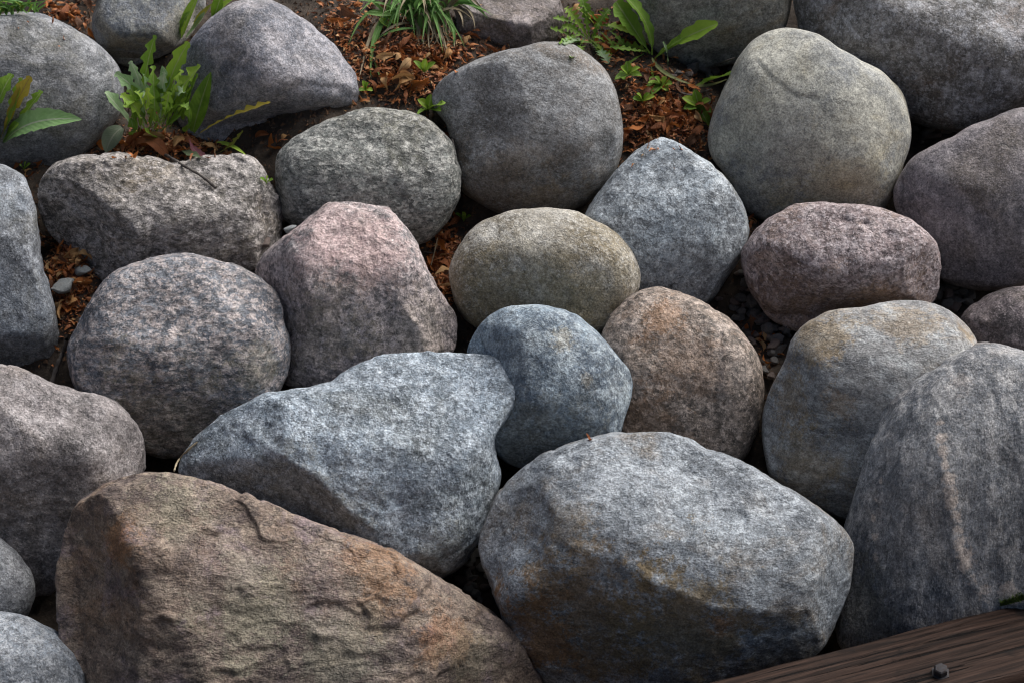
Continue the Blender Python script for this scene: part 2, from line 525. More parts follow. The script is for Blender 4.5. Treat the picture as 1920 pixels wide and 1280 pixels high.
M[28] = stone_mat('stone_silver', 28, (0.27, 0.295, 0.325), (0.43, 0.44, 0.455), (0.14, 0.15, 0.165), (0.2, 0.18, 0.14), 0.3, grain=170, fleck=0.55, blotch=14, crystal=75, crisp=0.55)

boulder('cool grey rounded boulder in the top left corner behind the small dandelion', M[1], (40, 175),
        [(0, 33), (67, 32), (124, 49), (169, 75), (199, 105), (219, 131), (227, 169), (221, 210), (202, 244), (180, 272),
         (124, 305), (75, 322), (22, 328), (-60, 315), (-130, 260), (-160, 180), (-130, 100), (-70, 50)],
        facets=[(80, 250, .80, 0, -.7)], seed=1)
boulder('small blue-grey boulder with a beige flank at the top edge, left', M[2], (275, 30),
        [(184, 15), (178, 45), (187, 82), (210, 109), (235, 124), (270, 112), (305, 102), (335, 85), (362, 55), (385, 5),
         (370, -50), (310, -80), (240, -70), (200, -35)],
        facets=[(245, 70, .82, 0, -1.3), (312, 30, .8, -.9, -.1), (245, 40, .9, .1, .3)], seed=2, n=48, soft=.05, spots=[(240, 105, 45, (0.21, 0.165, 0.10), .8), (340, 50, 50, (0.36, 0.32, 0.25), .8)])
boulder('lilac-grey boulder with a dark left flank right of the leafy dandelion', M[3], (505, 150),
        [(442, 4), (487, 0), (544, 30), (600, 60), (637, 97), (667, 146), (677, 180), (671, 202), (637, 218), (600, 228),
         (574, 243), (544, 264), (514, 291), (488, 302), (450, 305), (400, 300), (355, 270), (335, 210), (337, 124),
         (352, 86), (375, 56), (412, 22)],
        facets=[(450, 160, .88, .62, -.15), (560, 110, .85, -.35, .45), (610, 182, .72, -.1, -1.5), (470, 220, .8, .2, -.6)],
        grooves=[([(520, 175), (560, 160), (620, 165), (668, 182)], 10, 6, 5)], seed=3, rough=1.2, chip=.5)
boulder('angular umber boulder behind the grass tuft at the top edge', M[4], (955, 25),
        [(859, 37), (855, 86), (880, 108), (920, 116), (970, 118), (1015, 105), (1040, 80), (1050, 49), (1051, 22), (1046, -5),
         (1000, -60), (900, -60), (850, -20)],
        facets=[(965, 35, .85, -.15, .9), (950, 60, .8, .12, -.55), (1030, 60, .5, -1.2, 0)], seed=4, n=56, soft=.03, chip=.4, plate=.5, rough=1.2)
boulder('drab grey boulder at the top edge right of the spreading weeds', M[5], (1325, 0),
        [(1177, 0), (1189, 37), (1215, 86), (1245, 112), (1286, 126), (1332, 122), (1377, 115), (1425, 100), (1464, 60),
         (1476, 26), (1480, 0), (1490, -40), (1460, -110), (1320, -140), (1200, -100), (1170, -40)],
        facets=[(1320, 40, .85, 0, -.8)], seed=5)
boulder('large dark umber boulder in the top right corner', M[6], (1750, 40),
        [(1486, 0), (1492, 50), (1520, 110), (1580, 160), (1650, 200), (1715, 224), (1782, 252), (1830, 248), (1900, 215),
         (1990, 170), (2060, 90), (2050, -20), (1980, -110), (1800, -150), (1600, -120), (1510, -60)],
        facets=[(1800, 40, .88, -.12, .75), (1740, 110, .86, .22, -.35), (1560, 60, .6, .7, 0)], seed=6, rough=1.4, chip=.4, plate=.4)
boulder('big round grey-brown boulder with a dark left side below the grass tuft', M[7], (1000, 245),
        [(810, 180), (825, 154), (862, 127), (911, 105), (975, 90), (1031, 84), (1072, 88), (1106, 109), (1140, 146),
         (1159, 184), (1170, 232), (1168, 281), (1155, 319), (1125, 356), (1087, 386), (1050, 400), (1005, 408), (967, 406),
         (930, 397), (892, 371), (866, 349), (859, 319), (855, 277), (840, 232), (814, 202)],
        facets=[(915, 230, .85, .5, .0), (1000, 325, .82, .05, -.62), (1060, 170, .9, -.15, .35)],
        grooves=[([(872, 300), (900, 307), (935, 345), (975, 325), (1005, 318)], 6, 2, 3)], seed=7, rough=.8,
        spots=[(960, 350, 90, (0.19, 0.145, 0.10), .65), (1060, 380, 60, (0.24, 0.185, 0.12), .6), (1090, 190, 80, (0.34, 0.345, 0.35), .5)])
boulder('pale buff rounded boulder with a curved crease near its top', M[8], (1520, 235),
        [(1329, 262), (1332, 232), (1347, 195), (1370, 150), (1389, 109), (1415, 79), (1445, 64), (1490, 59), (1531, 67),
         (1569, 90), (1614, 116), (1662, 139), (1692, 169), (1707, 202), (1713, 232), (1707, 277), (1692, 315), (1674, 356),
         (1662, 390), (1620, 412), (1540, 418), (1450, 414), (1430, 410), (1400, 397), (1381, 367), (1362, 322), (1336, 292)],
        facets=[(1440, 280, .86, .42, -.3), (1540, 150, .88, -.1, .42), (1560, 330, .82, 0, -.6), (1660, 240, .75, -.7, 0)],
        grooves=[([(1420, 112), (1445, 146), (1475, 169), (1497, 182), (1528, 185)], 3.2, 2.0, 4)], seed=8, rough=.6,
        spots=[(1560, 360, 90, (0.34, 0.28, 0.16), .65), (1400, 230, 70, (0.36, 0.33, 0.24), .5), (1480, 260, 60, (0.19, 0.195, 0.205), .6), (1620, 250, 60, (0.46, 0.44, 0.38), .5)])
boulder('dark plum boulder at the right edge beside the pale buff one', M[9], (1860, 370),
        [(1920, 202), (1857, 229), (1790, 259), (1737, 281), (1704, 304), (1689, 330), (1677, 360), (1681, 390), (1705, 435),
         (1740, 500), (1764, 527), (1801, 537), (1839, 543), (1876, 544), (1920, 537), (1980, 500), (2040, 420), (2060, 320),
         (2010, 230), (1960, 198)],
        facets=[(1830, 330, .88, .15, .45), (1820, 430, .86, .2, -.4), (1730, 380, .65, .8, 0)],
        grooves=[([(1700, 345), (1720, 385), (1745, 378), (1757, 400)], 7, 5, 3)], seed=9, rough=.9)
boulder('mottled green-grey boulder between the lilac-grey boulder and the pink one', M[10], (690, 340),
        [(514, 325), (517, 300), (528, 282), (562, 255), (600, 236), (637, 221), (700, 206), (742, 208), (787, 221), (817, 240),
         (840, 266), (855, 304), (862, 345), (859, 379), (840, 412), (817, 442), (799, 457), (740, 468), (650, 460),
         (580, 435), (530, 415), (516, 370)],
        facets=[(690, 290, .86, -.03, .5), (690, 370, .88, 0, -.3)], seed=10, rough=1.4, chip=.5, plate=.4)
boulder('wide rough taupe boulder below the leafy dandelion with a twig on top', M[11], (300, 415),
        [(72, 345), (90, 311), (124, 300), (187, 296), (262, 300), (320, 312), (350, 305), (412, 289), (450, 289), (480, 300),
         (495, 326), (504, 349), (521, 382), (530, 405), (529, 435), (518, 480), (482, 524), (430, 545), (340, 555), (250, 550),
         (195, 527), (150, 490), (110, 450), (79, 415), (71, 375)],
        facets=[(350, 370, .86, -.05, .6), (235, 420, .9, .65, -.35), (400, 440, .86, -.08, -.42), (500, 400, .45, -1.1, 0)],
        dents=[(345, 310, 40, 20, 0, 14)], seed=11, rough=1.5, chip=.5, plate=.85, n=96, soft=.035, cuts=26)
boulder('slate grey boulder at the left edge beside the strip of dry leaves', M[12], (-10, 510),
        [(0, 311), (22, 319), (45, 337), (56, 367), (67, 412), (77, 476), (82, 510), (92, 550), (101, 587), (109, 632),
         (110, 677), (101, 702), (75, 706), (37, 700), (-10, 700), (-60, 690), (-130, 640), (-160, 540), (-150, 420),
         (-100, 340), (-40, 308)],
        facets=[(30, 640, .7, 0, -.9)], seed=12, rough=1.2, chip=.4)
boulder('ice grey speckled boulder leaning between the buff oval and pale buff boulders', M[13], (1255, 420),
        [(1237, 259), (1260, 262), (1280, 273), (1306, 292), (1344, 319), (1377, 352), (1396, 394), (1404, 431), (1398, 465),
         (1377, 497), (1355, 526), (1328, 569), (1290, 582), (1230, 572), (1160, 535), (1110, 475), (1096, 410), (1114, 379),
         (1140, 345), (1162, 315), (1200, 283)],
        facets=[(1230, 380, .86, .12, .45), (1350, 400, .75, -.6, .1), (1280, 490, .8, -.1, -.45)], seed=13, rough=1.2, chip=.4)
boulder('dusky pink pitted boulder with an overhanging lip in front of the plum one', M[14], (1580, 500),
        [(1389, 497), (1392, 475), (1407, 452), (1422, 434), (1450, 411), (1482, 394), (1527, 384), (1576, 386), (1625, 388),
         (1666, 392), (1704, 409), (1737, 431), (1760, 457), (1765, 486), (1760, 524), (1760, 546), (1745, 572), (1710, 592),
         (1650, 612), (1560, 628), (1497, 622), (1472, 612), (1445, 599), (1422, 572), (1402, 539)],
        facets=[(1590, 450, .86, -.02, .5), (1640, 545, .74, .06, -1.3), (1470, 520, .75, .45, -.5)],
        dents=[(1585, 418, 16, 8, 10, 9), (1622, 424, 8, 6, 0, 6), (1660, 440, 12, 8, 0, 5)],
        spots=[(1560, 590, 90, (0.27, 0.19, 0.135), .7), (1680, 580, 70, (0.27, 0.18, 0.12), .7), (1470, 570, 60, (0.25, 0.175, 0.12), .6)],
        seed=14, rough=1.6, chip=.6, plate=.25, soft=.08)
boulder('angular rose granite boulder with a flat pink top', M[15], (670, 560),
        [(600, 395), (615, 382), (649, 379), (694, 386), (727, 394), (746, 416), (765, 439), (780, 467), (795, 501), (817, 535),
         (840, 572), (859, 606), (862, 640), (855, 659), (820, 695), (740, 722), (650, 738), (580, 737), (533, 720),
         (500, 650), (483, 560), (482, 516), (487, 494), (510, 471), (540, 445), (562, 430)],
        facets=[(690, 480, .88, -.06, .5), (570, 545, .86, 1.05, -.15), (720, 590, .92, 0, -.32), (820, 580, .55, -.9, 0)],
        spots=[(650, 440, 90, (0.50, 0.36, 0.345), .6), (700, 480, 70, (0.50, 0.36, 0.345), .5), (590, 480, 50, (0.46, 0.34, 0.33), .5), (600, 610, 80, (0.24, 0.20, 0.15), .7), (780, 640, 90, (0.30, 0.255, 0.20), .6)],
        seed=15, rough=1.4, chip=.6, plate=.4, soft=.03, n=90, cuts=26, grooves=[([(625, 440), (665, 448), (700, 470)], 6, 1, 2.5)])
boulder('round salt-and-pepper boulder left of the rose granite one', M[16], (340, 660),
        [(127, 659), (139, 625), (161, 587), (180, 550), (210, 520), (255, 497), (300, 485), (345, 482), (382, 488), (431, 501),
         (480, 524), (514, 550), (532, 584), (542, 625), (542, 662), (532, 704), (517, 738), (490, 780), (430, 822), (350, 852),
         (280, 848), (210, 815), (160, 765), (132, 715)],
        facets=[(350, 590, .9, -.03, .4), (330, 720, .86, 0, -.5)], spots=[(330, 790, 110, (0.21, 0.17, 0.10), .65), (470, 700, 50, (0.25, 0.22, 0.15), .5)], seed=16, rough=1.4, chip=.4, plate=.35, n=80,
        grooves=[([(235, 590), (280, 600), (350, 620)], 12, 1.5, 2)])
boulder('buff oval boulder with a crusted top in the middle of the pile', M[17], (1022, 520),
        [(842, 524), (845, 497), (855, 471), (872, 445), (895, 422), (937, 405), (994, 397), (1050, 397), (1106, 412),
         (1151, 435), (1185, 472), (1194, 490), (1201, 516), (1200, 542), (1177, 572), (1150, 602), (1125, 625), (1080, 642),
         (1000, 645), (930, 630), (885, 608), (856, 575)],
        facets=[(1020, 440, .8, 0, .8), (1020, 520, .92, .03, -.32)], seed=17, rough=.9, soft=.13,
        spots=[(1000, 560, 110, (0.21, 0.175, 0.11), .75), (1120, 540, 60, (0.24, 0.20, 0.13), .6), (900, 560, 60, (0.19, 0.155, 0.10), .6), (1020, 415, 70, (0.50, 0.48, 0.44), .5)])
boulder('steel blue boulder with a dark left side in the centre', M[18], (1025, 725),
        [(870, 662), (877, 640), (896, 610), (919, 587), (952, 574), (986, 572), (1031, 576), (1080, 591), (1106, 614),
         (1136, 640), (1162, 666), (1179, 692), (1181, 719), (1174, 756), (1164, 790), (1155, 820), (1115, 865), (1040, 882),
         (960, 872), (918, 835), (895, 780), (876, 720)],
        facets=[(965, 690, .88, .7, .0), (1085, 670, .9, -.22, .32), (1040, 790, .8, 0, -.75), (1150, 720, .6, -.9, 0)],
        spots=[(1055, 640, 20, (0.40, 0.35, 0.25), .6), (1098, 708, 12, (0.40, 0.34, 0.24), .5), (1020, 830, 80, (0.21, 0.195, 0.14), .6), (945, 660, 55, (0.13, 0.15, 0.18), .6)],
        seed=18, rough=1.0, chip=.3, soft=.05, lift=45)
boulder('rust-brown speckled boulder right of the steel blue one', M[19], (1285, 715),
        [(1130, 640), (1151, 595), (1174, 565), (1200, 547), (1235, 541), (1276, 548), (1306, 561), (1336, 584), (1370, 610),
         (1400, 640), (1419, 666), (1429, 700), (1431, 737), (1425, 779), (1412, 820), (1400, 850), (1380, 875), (1300, 893),
         (1220, 884), (1170, 845), (1148, 780), (1135, 700)],
        facets=[(1280, 620, .85, 0, .5), (1270, 760, .9, 0, -.3)],
        grooves=[([(1352, 640), (1345, 690), (1347, 740)], 9, 2.5, 5)], spots=[(1240, 590, 34, (0.27, 0.14, 0.065), .7), (1290, 690, 70, (0.30, 0.19, 0.125), .5), (1220, 800, 70, (0.27, 0.165, 0.10), .5), (1390, 700, 40, (0.36, 0.31, 0.28), .5)],
        seed=19, rough=1.3, chip=.4, lift=-30)
boulder('ochre-stained grey boulder with a scooped front at the right', M[20], (1640, 770),
        [(1434, 805), (1437, 749), (1452, 707), (1475, 670), (1490, 628), (1520, 599), (1557, 586), (1614, 580), (1651, 569),
         (1696, 564), (1737, 569), (1775, 584), (1805, 606), (1835, 640), (1850, 720), (1830, 800), (1790, 880), (1720, 945),
         (1640, 978), (1588, 978), (1529, 948), (1480, 915), (1445, 885), (1436, 840)],
        facets=[(1660, 650, .84, -.02, .6), (1600, 770, .94, .12, -.2), (1490, 760, .65, .85, 0), (1570, 870, .8, .1, -.6)],
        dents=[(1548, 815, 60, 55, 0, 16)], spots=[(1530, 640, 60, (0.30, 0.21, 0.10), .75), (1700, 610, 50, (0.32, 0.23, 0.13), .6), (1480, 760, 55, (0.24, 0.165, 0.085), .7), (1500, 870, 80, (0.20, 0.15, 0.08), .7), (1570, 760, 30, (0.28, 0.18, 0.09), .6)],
        seed=20, rough=.9, chip=.3, soft=.04, n=80)
boulder('large streaked grey boulder with a pale vein at the right edge', M[21], (1830, 920),
        [(1835, 646), (1865, 643), (1920, 655), (1990, 690), (2060, 770), (2090, 900), (2080, 1020), (2020, 1120), (1950, 1165),
         (1850, 1195), (1750, 1215), (1650, 1225), (1575, 1215), (1575, 1150), (1588, 1092), (1586, 1040), (1588, 992),
         (1605, 934), (1626, 870), (1644, 812), (1651, 779), (1674, 745), (1745, 700), (1794, 670)],
        facets=[(1690, 930, .82, .6, -.05), (1830, 800, .88, .05, .35), (1860, 1000, .9, 0, -.2)],
        grooves=[([(1770, 880), (1785, 960), (1800, 1040), (1830, 1100)], 8, -3, 0)], spots=[(1766, 800, 7, (0.50, 0.43, 0.38), 1.3), (1768, 825, 8, (0.50, 0.43, 0.38), 1.3), (1771, 850, 10, (0.50, 0.43, 0.38), 1.3), (1774, 873, 11, (0.50, 0.43, 0.38), 1.3), (1778, 897, 13, (0.50, 0.43, 0.38), 1.3), (1783, 920, 12, (0.50, 0.43, 0.38), 1.3), (1787, 943, 9, (0.50, 0.43, 0.38), 1.3), (1792, 966, 10, (0.50, 0.43, 0.38), 1.3), (1797, 988, 9, (0.50, 0.43, 0.38), 1.3), (1801, 1010, 11, (0.50, 0.43, 0.38), 1.3), (1806, 1032, 12, (0.50, 0.43, 0.38), 1.3), (1813, 1055, 14, (0.50, 0.43, 0.38), 1.3), (1826, 1078, 16, (0.50, 0.43, 0.38), 1.3), (1850, 1092, 20, (0.50, 0.43, 0.38), 1.3), (1885, 1098, 22, (0.50, 0.43, 0.38), 1.3), (1655, 900, 6, (0.50, 0.43, 0.38), 1.3), (1650, 935, 7, (0.50, 0.43, 0.38), 1.3), (1647, 970, 6, (0.50, 0.43, 0.38), 1.3), (1648, 1005, 7, (0.50, 0.43, 0.38), 1.3), (1650, 1040, 6, (0.50, 0.43, 0.38), 1.3), (1640, 1140, 70, (0.15, 0.135, 0.09), .6), (1800, 720, 25, (0.42, 0.35, 0.3), .5)],
        seed=21, rough=1.2, chip=.5, n=80, fstretch=(1.8, 1.4, .6))
boulder('dark mauve boulder at the right edge above the ochre-stained one', M[22], (1925, 612),
        [(1805, 602), (1839, 572), (1865, 550), (1920, 535), (1970, 540), (2020, 580), (2025, 650), (1960, 690), (1880, 682),
         (1835, 655), (1818, 628)], seed=22, n=40, rough=1.5, chip=.6)
boulder('large pale blue-grey boulder with a blunt nose pointing right', M[23], (690, 860),
        [(626, 721), (656, 696), (694, 679), (750, 668), (825, 664), (881, 664), (919, 668), (949, 681), (967, 707), (975, 734),
         (969, 756), (949, 786), (930, 812), (924, 831), (930, 850), (936, 876), (934, 900), (929, 925), (917, 957), (893, 1010),
         (864, 1051), (829, 1075), (790, 1078), (720, 1066), (640, 1040), (540, 1000), (440, 955), (380, 925), (335, 888),
         (345, 862), (365, 835), (394, 805), (435, 771), (480, 749), (525, 736), (580, 728)],
        facets=[(760, 830, .88, -.05, .5), (560, 890, .86, .42, -.55), (470, 820, .6, .55, .35), (900, 900, .62, -.9, -.2), (760, 960, .9, 0, -.12)],
        dents=[(605, 845, 30, 42, -30, 12), (545, 830, 20, 12, 30, -8)],
        grooves=[([(590, 729), (640, 726), (700, 721), (770, 712)], 11, 3, -13), ([(480, 815), (530, 850), (600, 890), (650, 950), (700, 985)], 10, -5, 0)],
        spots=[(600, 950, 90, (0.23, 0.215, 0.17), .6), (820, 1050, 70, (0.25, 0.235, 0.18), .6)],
        hf=.68, seed=23, rough=1.2, chip=.6, plate=.5, n=110, soft=.035, cuts=12, flat=.4)
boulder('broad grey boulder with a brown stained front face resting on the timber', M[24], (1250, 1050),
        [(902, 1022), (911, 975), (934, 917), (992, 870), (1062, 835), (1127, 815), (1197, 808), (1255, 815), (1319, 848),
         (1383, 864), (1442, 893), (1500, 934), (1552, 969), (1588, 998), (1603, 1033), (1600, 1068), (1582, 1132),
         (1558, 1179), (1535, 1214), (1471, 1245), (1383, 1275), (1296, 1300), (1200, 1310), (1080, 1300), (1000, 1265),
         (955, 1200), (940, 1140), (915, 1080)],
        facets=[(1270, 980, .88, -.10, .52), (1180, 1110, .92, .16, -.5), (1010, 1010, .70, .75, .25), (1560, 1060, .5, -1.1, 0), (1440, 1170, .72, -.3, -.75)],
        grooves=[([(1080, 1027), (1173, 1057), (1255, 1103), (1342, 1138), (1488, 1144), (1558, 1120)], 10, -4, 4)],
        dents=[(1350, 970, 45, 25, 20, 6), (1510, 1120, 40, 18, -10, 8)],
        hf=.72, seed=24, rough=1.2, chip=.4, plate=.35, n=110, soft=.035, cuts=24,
        spots=[(1100, 1150, 125, (0.19, 0.135, 0.08), 1.3), (1010, 1180, 75, (0.22, 0.12, 0.06), 1.1), (1270, 1180, 115, (0.18, 0.14, 0.085), 1.3), (1345, 1165, 20, (0.24, 0.11, 0.055), .6), (1070, 1000, 60, (0.20, 0.165, 0.12), .4), (1450, 1220, 70, (0.15, 0.125, 0.085), .6)])  # soil stain, strengthened so the colour also carries the brown shade underneath
boulder('long rusty umber boulder filling the lower left foreground', M[25], (520, 1160),
        [(112, 1062), (122, 1016), (136, 959), (164, 922), (206, 905), (244, 894), (281, 887), (319, 886), (366, 896), (403, 914),
         (469, 941), (539, 963), (600, 981), (647, 1001), (703, 1024), (759, 1052), (820, 1080), (867, 1110), (917, 1147),
         (975, 1202), (1016, 1250), (1028, 1285), (1010, 1340), (900, 1395), (700, 1425), (400, 1415), (220, 1375), (140, 1300),
         (116, 1240), (112, 1150)],
        facets=[(520, 1060, .86, -.03, .42), (232, 1090, .62, 1.0, -.1), (840, 1210, .7, -.5, -.15), (520, 1240, 1.0, 0, .1)],
        grooves=[([(250, 910), (232, 1000), (228, 1100), (220, 1270)], 9, 3, 5), ([(260, 1235), (300, 1250), (350, 1262)], 5, 3, 4)],
        spots=[(240, 1015, 40, (0.28, 0.14, 0.065), .9), (700, 1080, 70, (0.29, 0.165, 0.09), .8), (480, 1130, 95, (0.30, 0.275, 0.20), .9), (330, 950, 60, (0.26, 0.235, 0.17), .8), (620, 1200, 80, (0.27, 0.25, 0.19), .8), (830, 1190, 50, (0.33, 0.16, 0.08), .6), (420, 1060, 60, (0.22, 0.165, 0.16), .5), (600, 1110, 60, (0.215, 0.16, 0.165), .5), (870, 1250, 60, (0.20, 0.175, 0.12), .7)],
        hf=.6, seed=25, rough=.8, chip=.15, plate=1.05, n=130, soft=.03, fstretch=(.8, 1, 1.5), cuts=30)
boulder('purple-grey lumpy boulder at the left edge above the rusty one', M[26], (80, 890),
        [(0, 687), (30, 691), (67, 706), (105, 722), (150, 732), (187, 737), (217, 749), (240, 771), (259, 801), (270, 831),
         (271, 870), (262, 892), (230, 925), (185, 960), (150, 1010), (130, 1060), (105, 1112), (50, 1118), (0, 1090),
         (-60, 1040), (-110, 960), (-120, 860), (-90, 750), (-40, 700)],
        facets=[(130, 790, .82, -.1, .5), (110, 870, .9, .1, -.4), (235, 850, .5, -.9, 0)], seed=26, rough=1.4, chip=.5, plate=.5, soft=.05, n=80)
boulder('small ash grey boulder at the left edge under the purple-grey one', M[27], (-15, 1092),
        [(0, 1006), (19, 1020), (42, 1053), (59, 1091), (61, 1119), (47, 1154), (20, 1172), (-40, 1180), (-90, 1140), (-100, 1070), (-60, 1015)],
        seed=27, n=40)
boulder('silver grey boulder in the bottom left corner', M[28], (20, 1290),
        [(0, 1147), (37, 1153), (84, 1174), (127, 1198), (155, 1231), (174, 1269), (185, 1310), (170, 1380), (80, 1430),
         (-40, 1420), (-120, 1350), (-130, 1250), (-80, 1170)], seed=28, n=48, lift=20)

# ------------------------------------------------------------------ ground
BUMPS = [  # pixel of a patch, its reach (m) and how high the soil stands there above the base level (m)
    (700, 110, .22, .075), (840, 130, .16, .06), (1230, 190, .18, .07), (1130, 60, .2, .05), (125, 520, .12, .105), (140, 455, .08, .05), (1484, 40, .10, -.10), (110, 20, .2, .05),
    (280, 265, .14, .085), (590, 250, .10, .06), (1430, 620, .12, .06), (1785, 575, .12, .05), (1740, 250, .12, .03),
    (832, 500, .10, .07), (1390, 340, .08, .05), (10, 270, .12, .07), (600, 730, .08, .03), (650, 20, .3, .04)]
BP = [(on_bank(a, b), r_, h_) for a, b, r_, h_ in BUMPS]
TS = math.tan(SLOPE)


def ground_z(x, y):
    base = TARGET[2] - 0.115 / math.cos(SLOPE)
    y0, y1 = -0.95, 2.2
    k = 0.12
    ramp = lambda t: k * np.logaddexp(0, t / k)
    z = base + TS * (y0 + ramp(y - y0) - ramp(y - y1))
    for (c, r_, h_) in BP:
        z = z + h_ * np.exp(-(((x - c[0]) ** 2 + ((y - c[1]) * 1.12) ** 2) / (r_ * r_)))
    p = np.stack([x, y, z * 0], 1)
    near = np.exp(-((x / 3) ** 2 + (y / 3) ** 2))
    return z + (0.020 * fbm(p * 5, 3) + 0.008 * fbm(p * 28 + 9, 4, .6)) * near + 0.05 * fbm(p * .6 + 3, 3) * (1 - near)


def axis(fine, half, far):
    a = np.arange(-half, half, fine)
    g = [half]
    st = fine
    while g[-1] < far:
        st *= 1.25
        g.append(g[-1] + st)
    g = np.array(g)
    return np.concatenate([-g[::-1], a[1:], g])


ax = axis(0.008, 1.1, 120)
ay = axis(0.008, 1.0, 120)
gx, gy = np.meshgrid(ax, ay, indexing='ij')
gz = ground_z(gx.ravel(), gy.ravel())
idx = np.arange(gx.size).reshape(gx.shape)
gf = np.stack([idx[:-1, :-1], idx[1:, :-1], idx[1:, 1:], idx[:-1, 1:]], -1).reshape(-1, 4)
q = NT('soil')
v = q.mapping(1)
a = q.noise(v, 18, 9, .7)
c = q.mix(q.ramp(a, .35, .65), (0.030, 0.022, 0.016), (0.085, 0.062, 0.045))
c = q.mix(q.ramp(q.noise(v, 120, 5, .75), .55, .72), c, (0.15, 0.115, 0.085))
c = q.mix(q.ramp(q.noise(v, 60, 6, .7), .60, .70), c, (0.13, 0.055, 0.022))
q.l(c, q.b.inputs['Base Color'])
q.b.inputs['Roughness'].default_value = .95
q.l(q.bump(q.noise(v, 160, 6, .75), .9, .006), q.b.inputs['Normal'])
ground = link('ground', mesh_np('ground', np.stack([gx.ravel(), gy.ravel(), gz], 1), gf, q.m))
ground['kind'] = 'structure'
ground['label'] = 'dark brown soil of the sloping bank'

bpy.context.view_layer.update()
DG = bpy.context.evaluated_depsgraph_get()


def hit(px, py):
    ok, loc, nrm, _, ob, _ = S.ray_cast(DG, Vector(CAMP), Vector(ray(px, py)))
    return (np.array(loc), np.array(nrm), ob) if ok else (None, None, None)


# ------------------------------------------------------------------ timber at the foot of the bank
C24 = on_bank(1250, 1050, 0.04)
dA = ray(1535, 1220)
zt = (CAMP + dA * (np.linalg.norm(C24 - CAMP) - 0.13))[2]


def on_level(px, py, z):
    d = ray(px, py)
    return CAMP + d * ((z - CAMP[2]) / d[2])


tA, tB = on_level(1296, 1280, zt), on_level(1920, 1122, zt)
tdir = (tB - tA) / np.linalg.norm(tB - tA)
tperp = np.array([tdir[1], -tdir[0], 0])
if tperp[1] > 0:
    tperp = -tperp
q = NT('dark_stained_timber')
mp = q.n('ShaderNodeMapping')
mp.inputs['Scale'].default_value = (1.2, 26, 26)
q.l(q.tc.outputs['Object'], mp.inputs['Vector'])
g1 = q.noise(mp.outputs[0], 3.0, 8, .65, .6)
mp2 = q.n('ShaderNodeMapping')
mp2.inputs['Scale'].default_value = (4, 190, 190)
q.l(q.tc.outputs['Object'], mp2.inputs['Vector'])
g2 = q.noise(mp2.outputs[0], 1.6, 5, .6)
wv = q.n('ShaderNodeTexWave', i_Scale=21.0, i_Distortion=9.0, i_Detail=4.0, i_Detail_Scale=0.8)
wv.bands_direction = 'Y'
mp3 = q.n('ShaderNodeMapping')
mp3.inputs['Scale'].default_value = (.25, 1, 1)
q.l(q.tc.outputs['Object'], mp3.inputs['Vector'])
q.l(mp3.outputs[0], wv.inputs['Vector'])
c = q.mix(q.ramp(g1, .35, .65), (0.010, 0.0058, 0.0045), (0.032, 0.018, 0.013))
c = q.mix(q.math('MULTIPLY', q.ramp(wv.outputs['Fac'], .55, .95), .4), c, (0.056, 0.033, 0.024))
c = q.mix(q.math('MULTIPLY', q.ramp(g2, .5, .7), .45), c, (0.100, 0.064, 0.050))
c = q.mix(q.ramp(q.noise(q.mapping(4), 9, 7, .7), .56, .68), c, (0.010, 0.007, 0.006))
mp4 = q.n('ShaderNodeMapping')
mp4.inputs['Scale'].default_value = (1.1, 46, 46)
q.l(q.tc.outputs['Object'], mp4.inputs['Vector'])
spl = q.ramp(q.noise(mp4.outputs[0], 2.6, 7, .62, .4), .57, .61)
c = q.mix(spl, c, (0.004, 0.003, 0.003))
q.l(c, q.b.inputs['Base Color'])
q.l(q.ramp(g2, .3, .7, .62, .85), q.b.inputs['Roughness'])
q.b.inputs['Specular IOR Level'].default_value = .12
q.l(q.bump(spl, .9, -.004, q.bump(g2, .8, .003, q.bump(wv.outputs['Fac'], .5, .003))), q.b.inputs['Normal'])
TL, TW, TH = 2.6, 0.155, 0.14
nx = 220
prof_ = [(0, -TH), (0, -.05), (0, -.012), (.004, -.003), (.012, 0)] + [(.012 + (TW - .024) * k / 14, 0) for k in range(1, 14)] + \
        [(TW - .012, 0), (TW - .004, -.003), (TW, -.012), (TW, -.05), (TW, -TH)]
xs = np.linspace(-1.0, TL - 1.0, nx)
TV = []
for xx in xs:
    for (yy, zz) in prof_:
        TV.append((xx, yy, zz))
TV = np.array(TV)
TV[:, 2] += 0.0016 * fbm(TV * (4, 60, 60), 3) - 0.002 * np.clip(fbm(TV * (3, 40, 40) + 7, 3), 0, 1)
TV[:, 1] += 0.003 * fbm(TV * (5, 9, 20) + 3, 3)
npf = len(prof_)
tf = []
for i in range(nx - 1):
    for j in range(npf):
        k = (j + 1) % npf
        tf.append((i * npf + j, i * npf + k, (i + 1) * npf + k, (i + 1) * npf + j))
timber = link('timber', mesh_np('timber', TV, tf, q.m))
me = timber.data
tm = Matrix(((tdir[0], tperp[0], 0, tA[0]), (tdir[1], tperp[1], 0, tA[1]), (0, 0, 1, zt), (0, 0, 0, 1)))
if tm.to_3x3().determinant() < 0:
    me.flip_normals()
    # keep a right-handed frame: mirror the profile instead of the object
    vv = TV.copy()
    vv[:, 1] *= -1
    me.vertices.foreach_set('co', vv.astype(np.float32).ravel())
    tm = Matrix(((tdir[0], -tperp[0], 0, tA[0]), (tdir[1], -tperp[1], 0, tA[1]), (0, 0, 1, zt), (0, 0, 0, 1)))
    me.update()
timber.matrix_world = tm
tag(timber, 'dark brown stained timber beam with a bolt in the bottom right corner', 'timber')


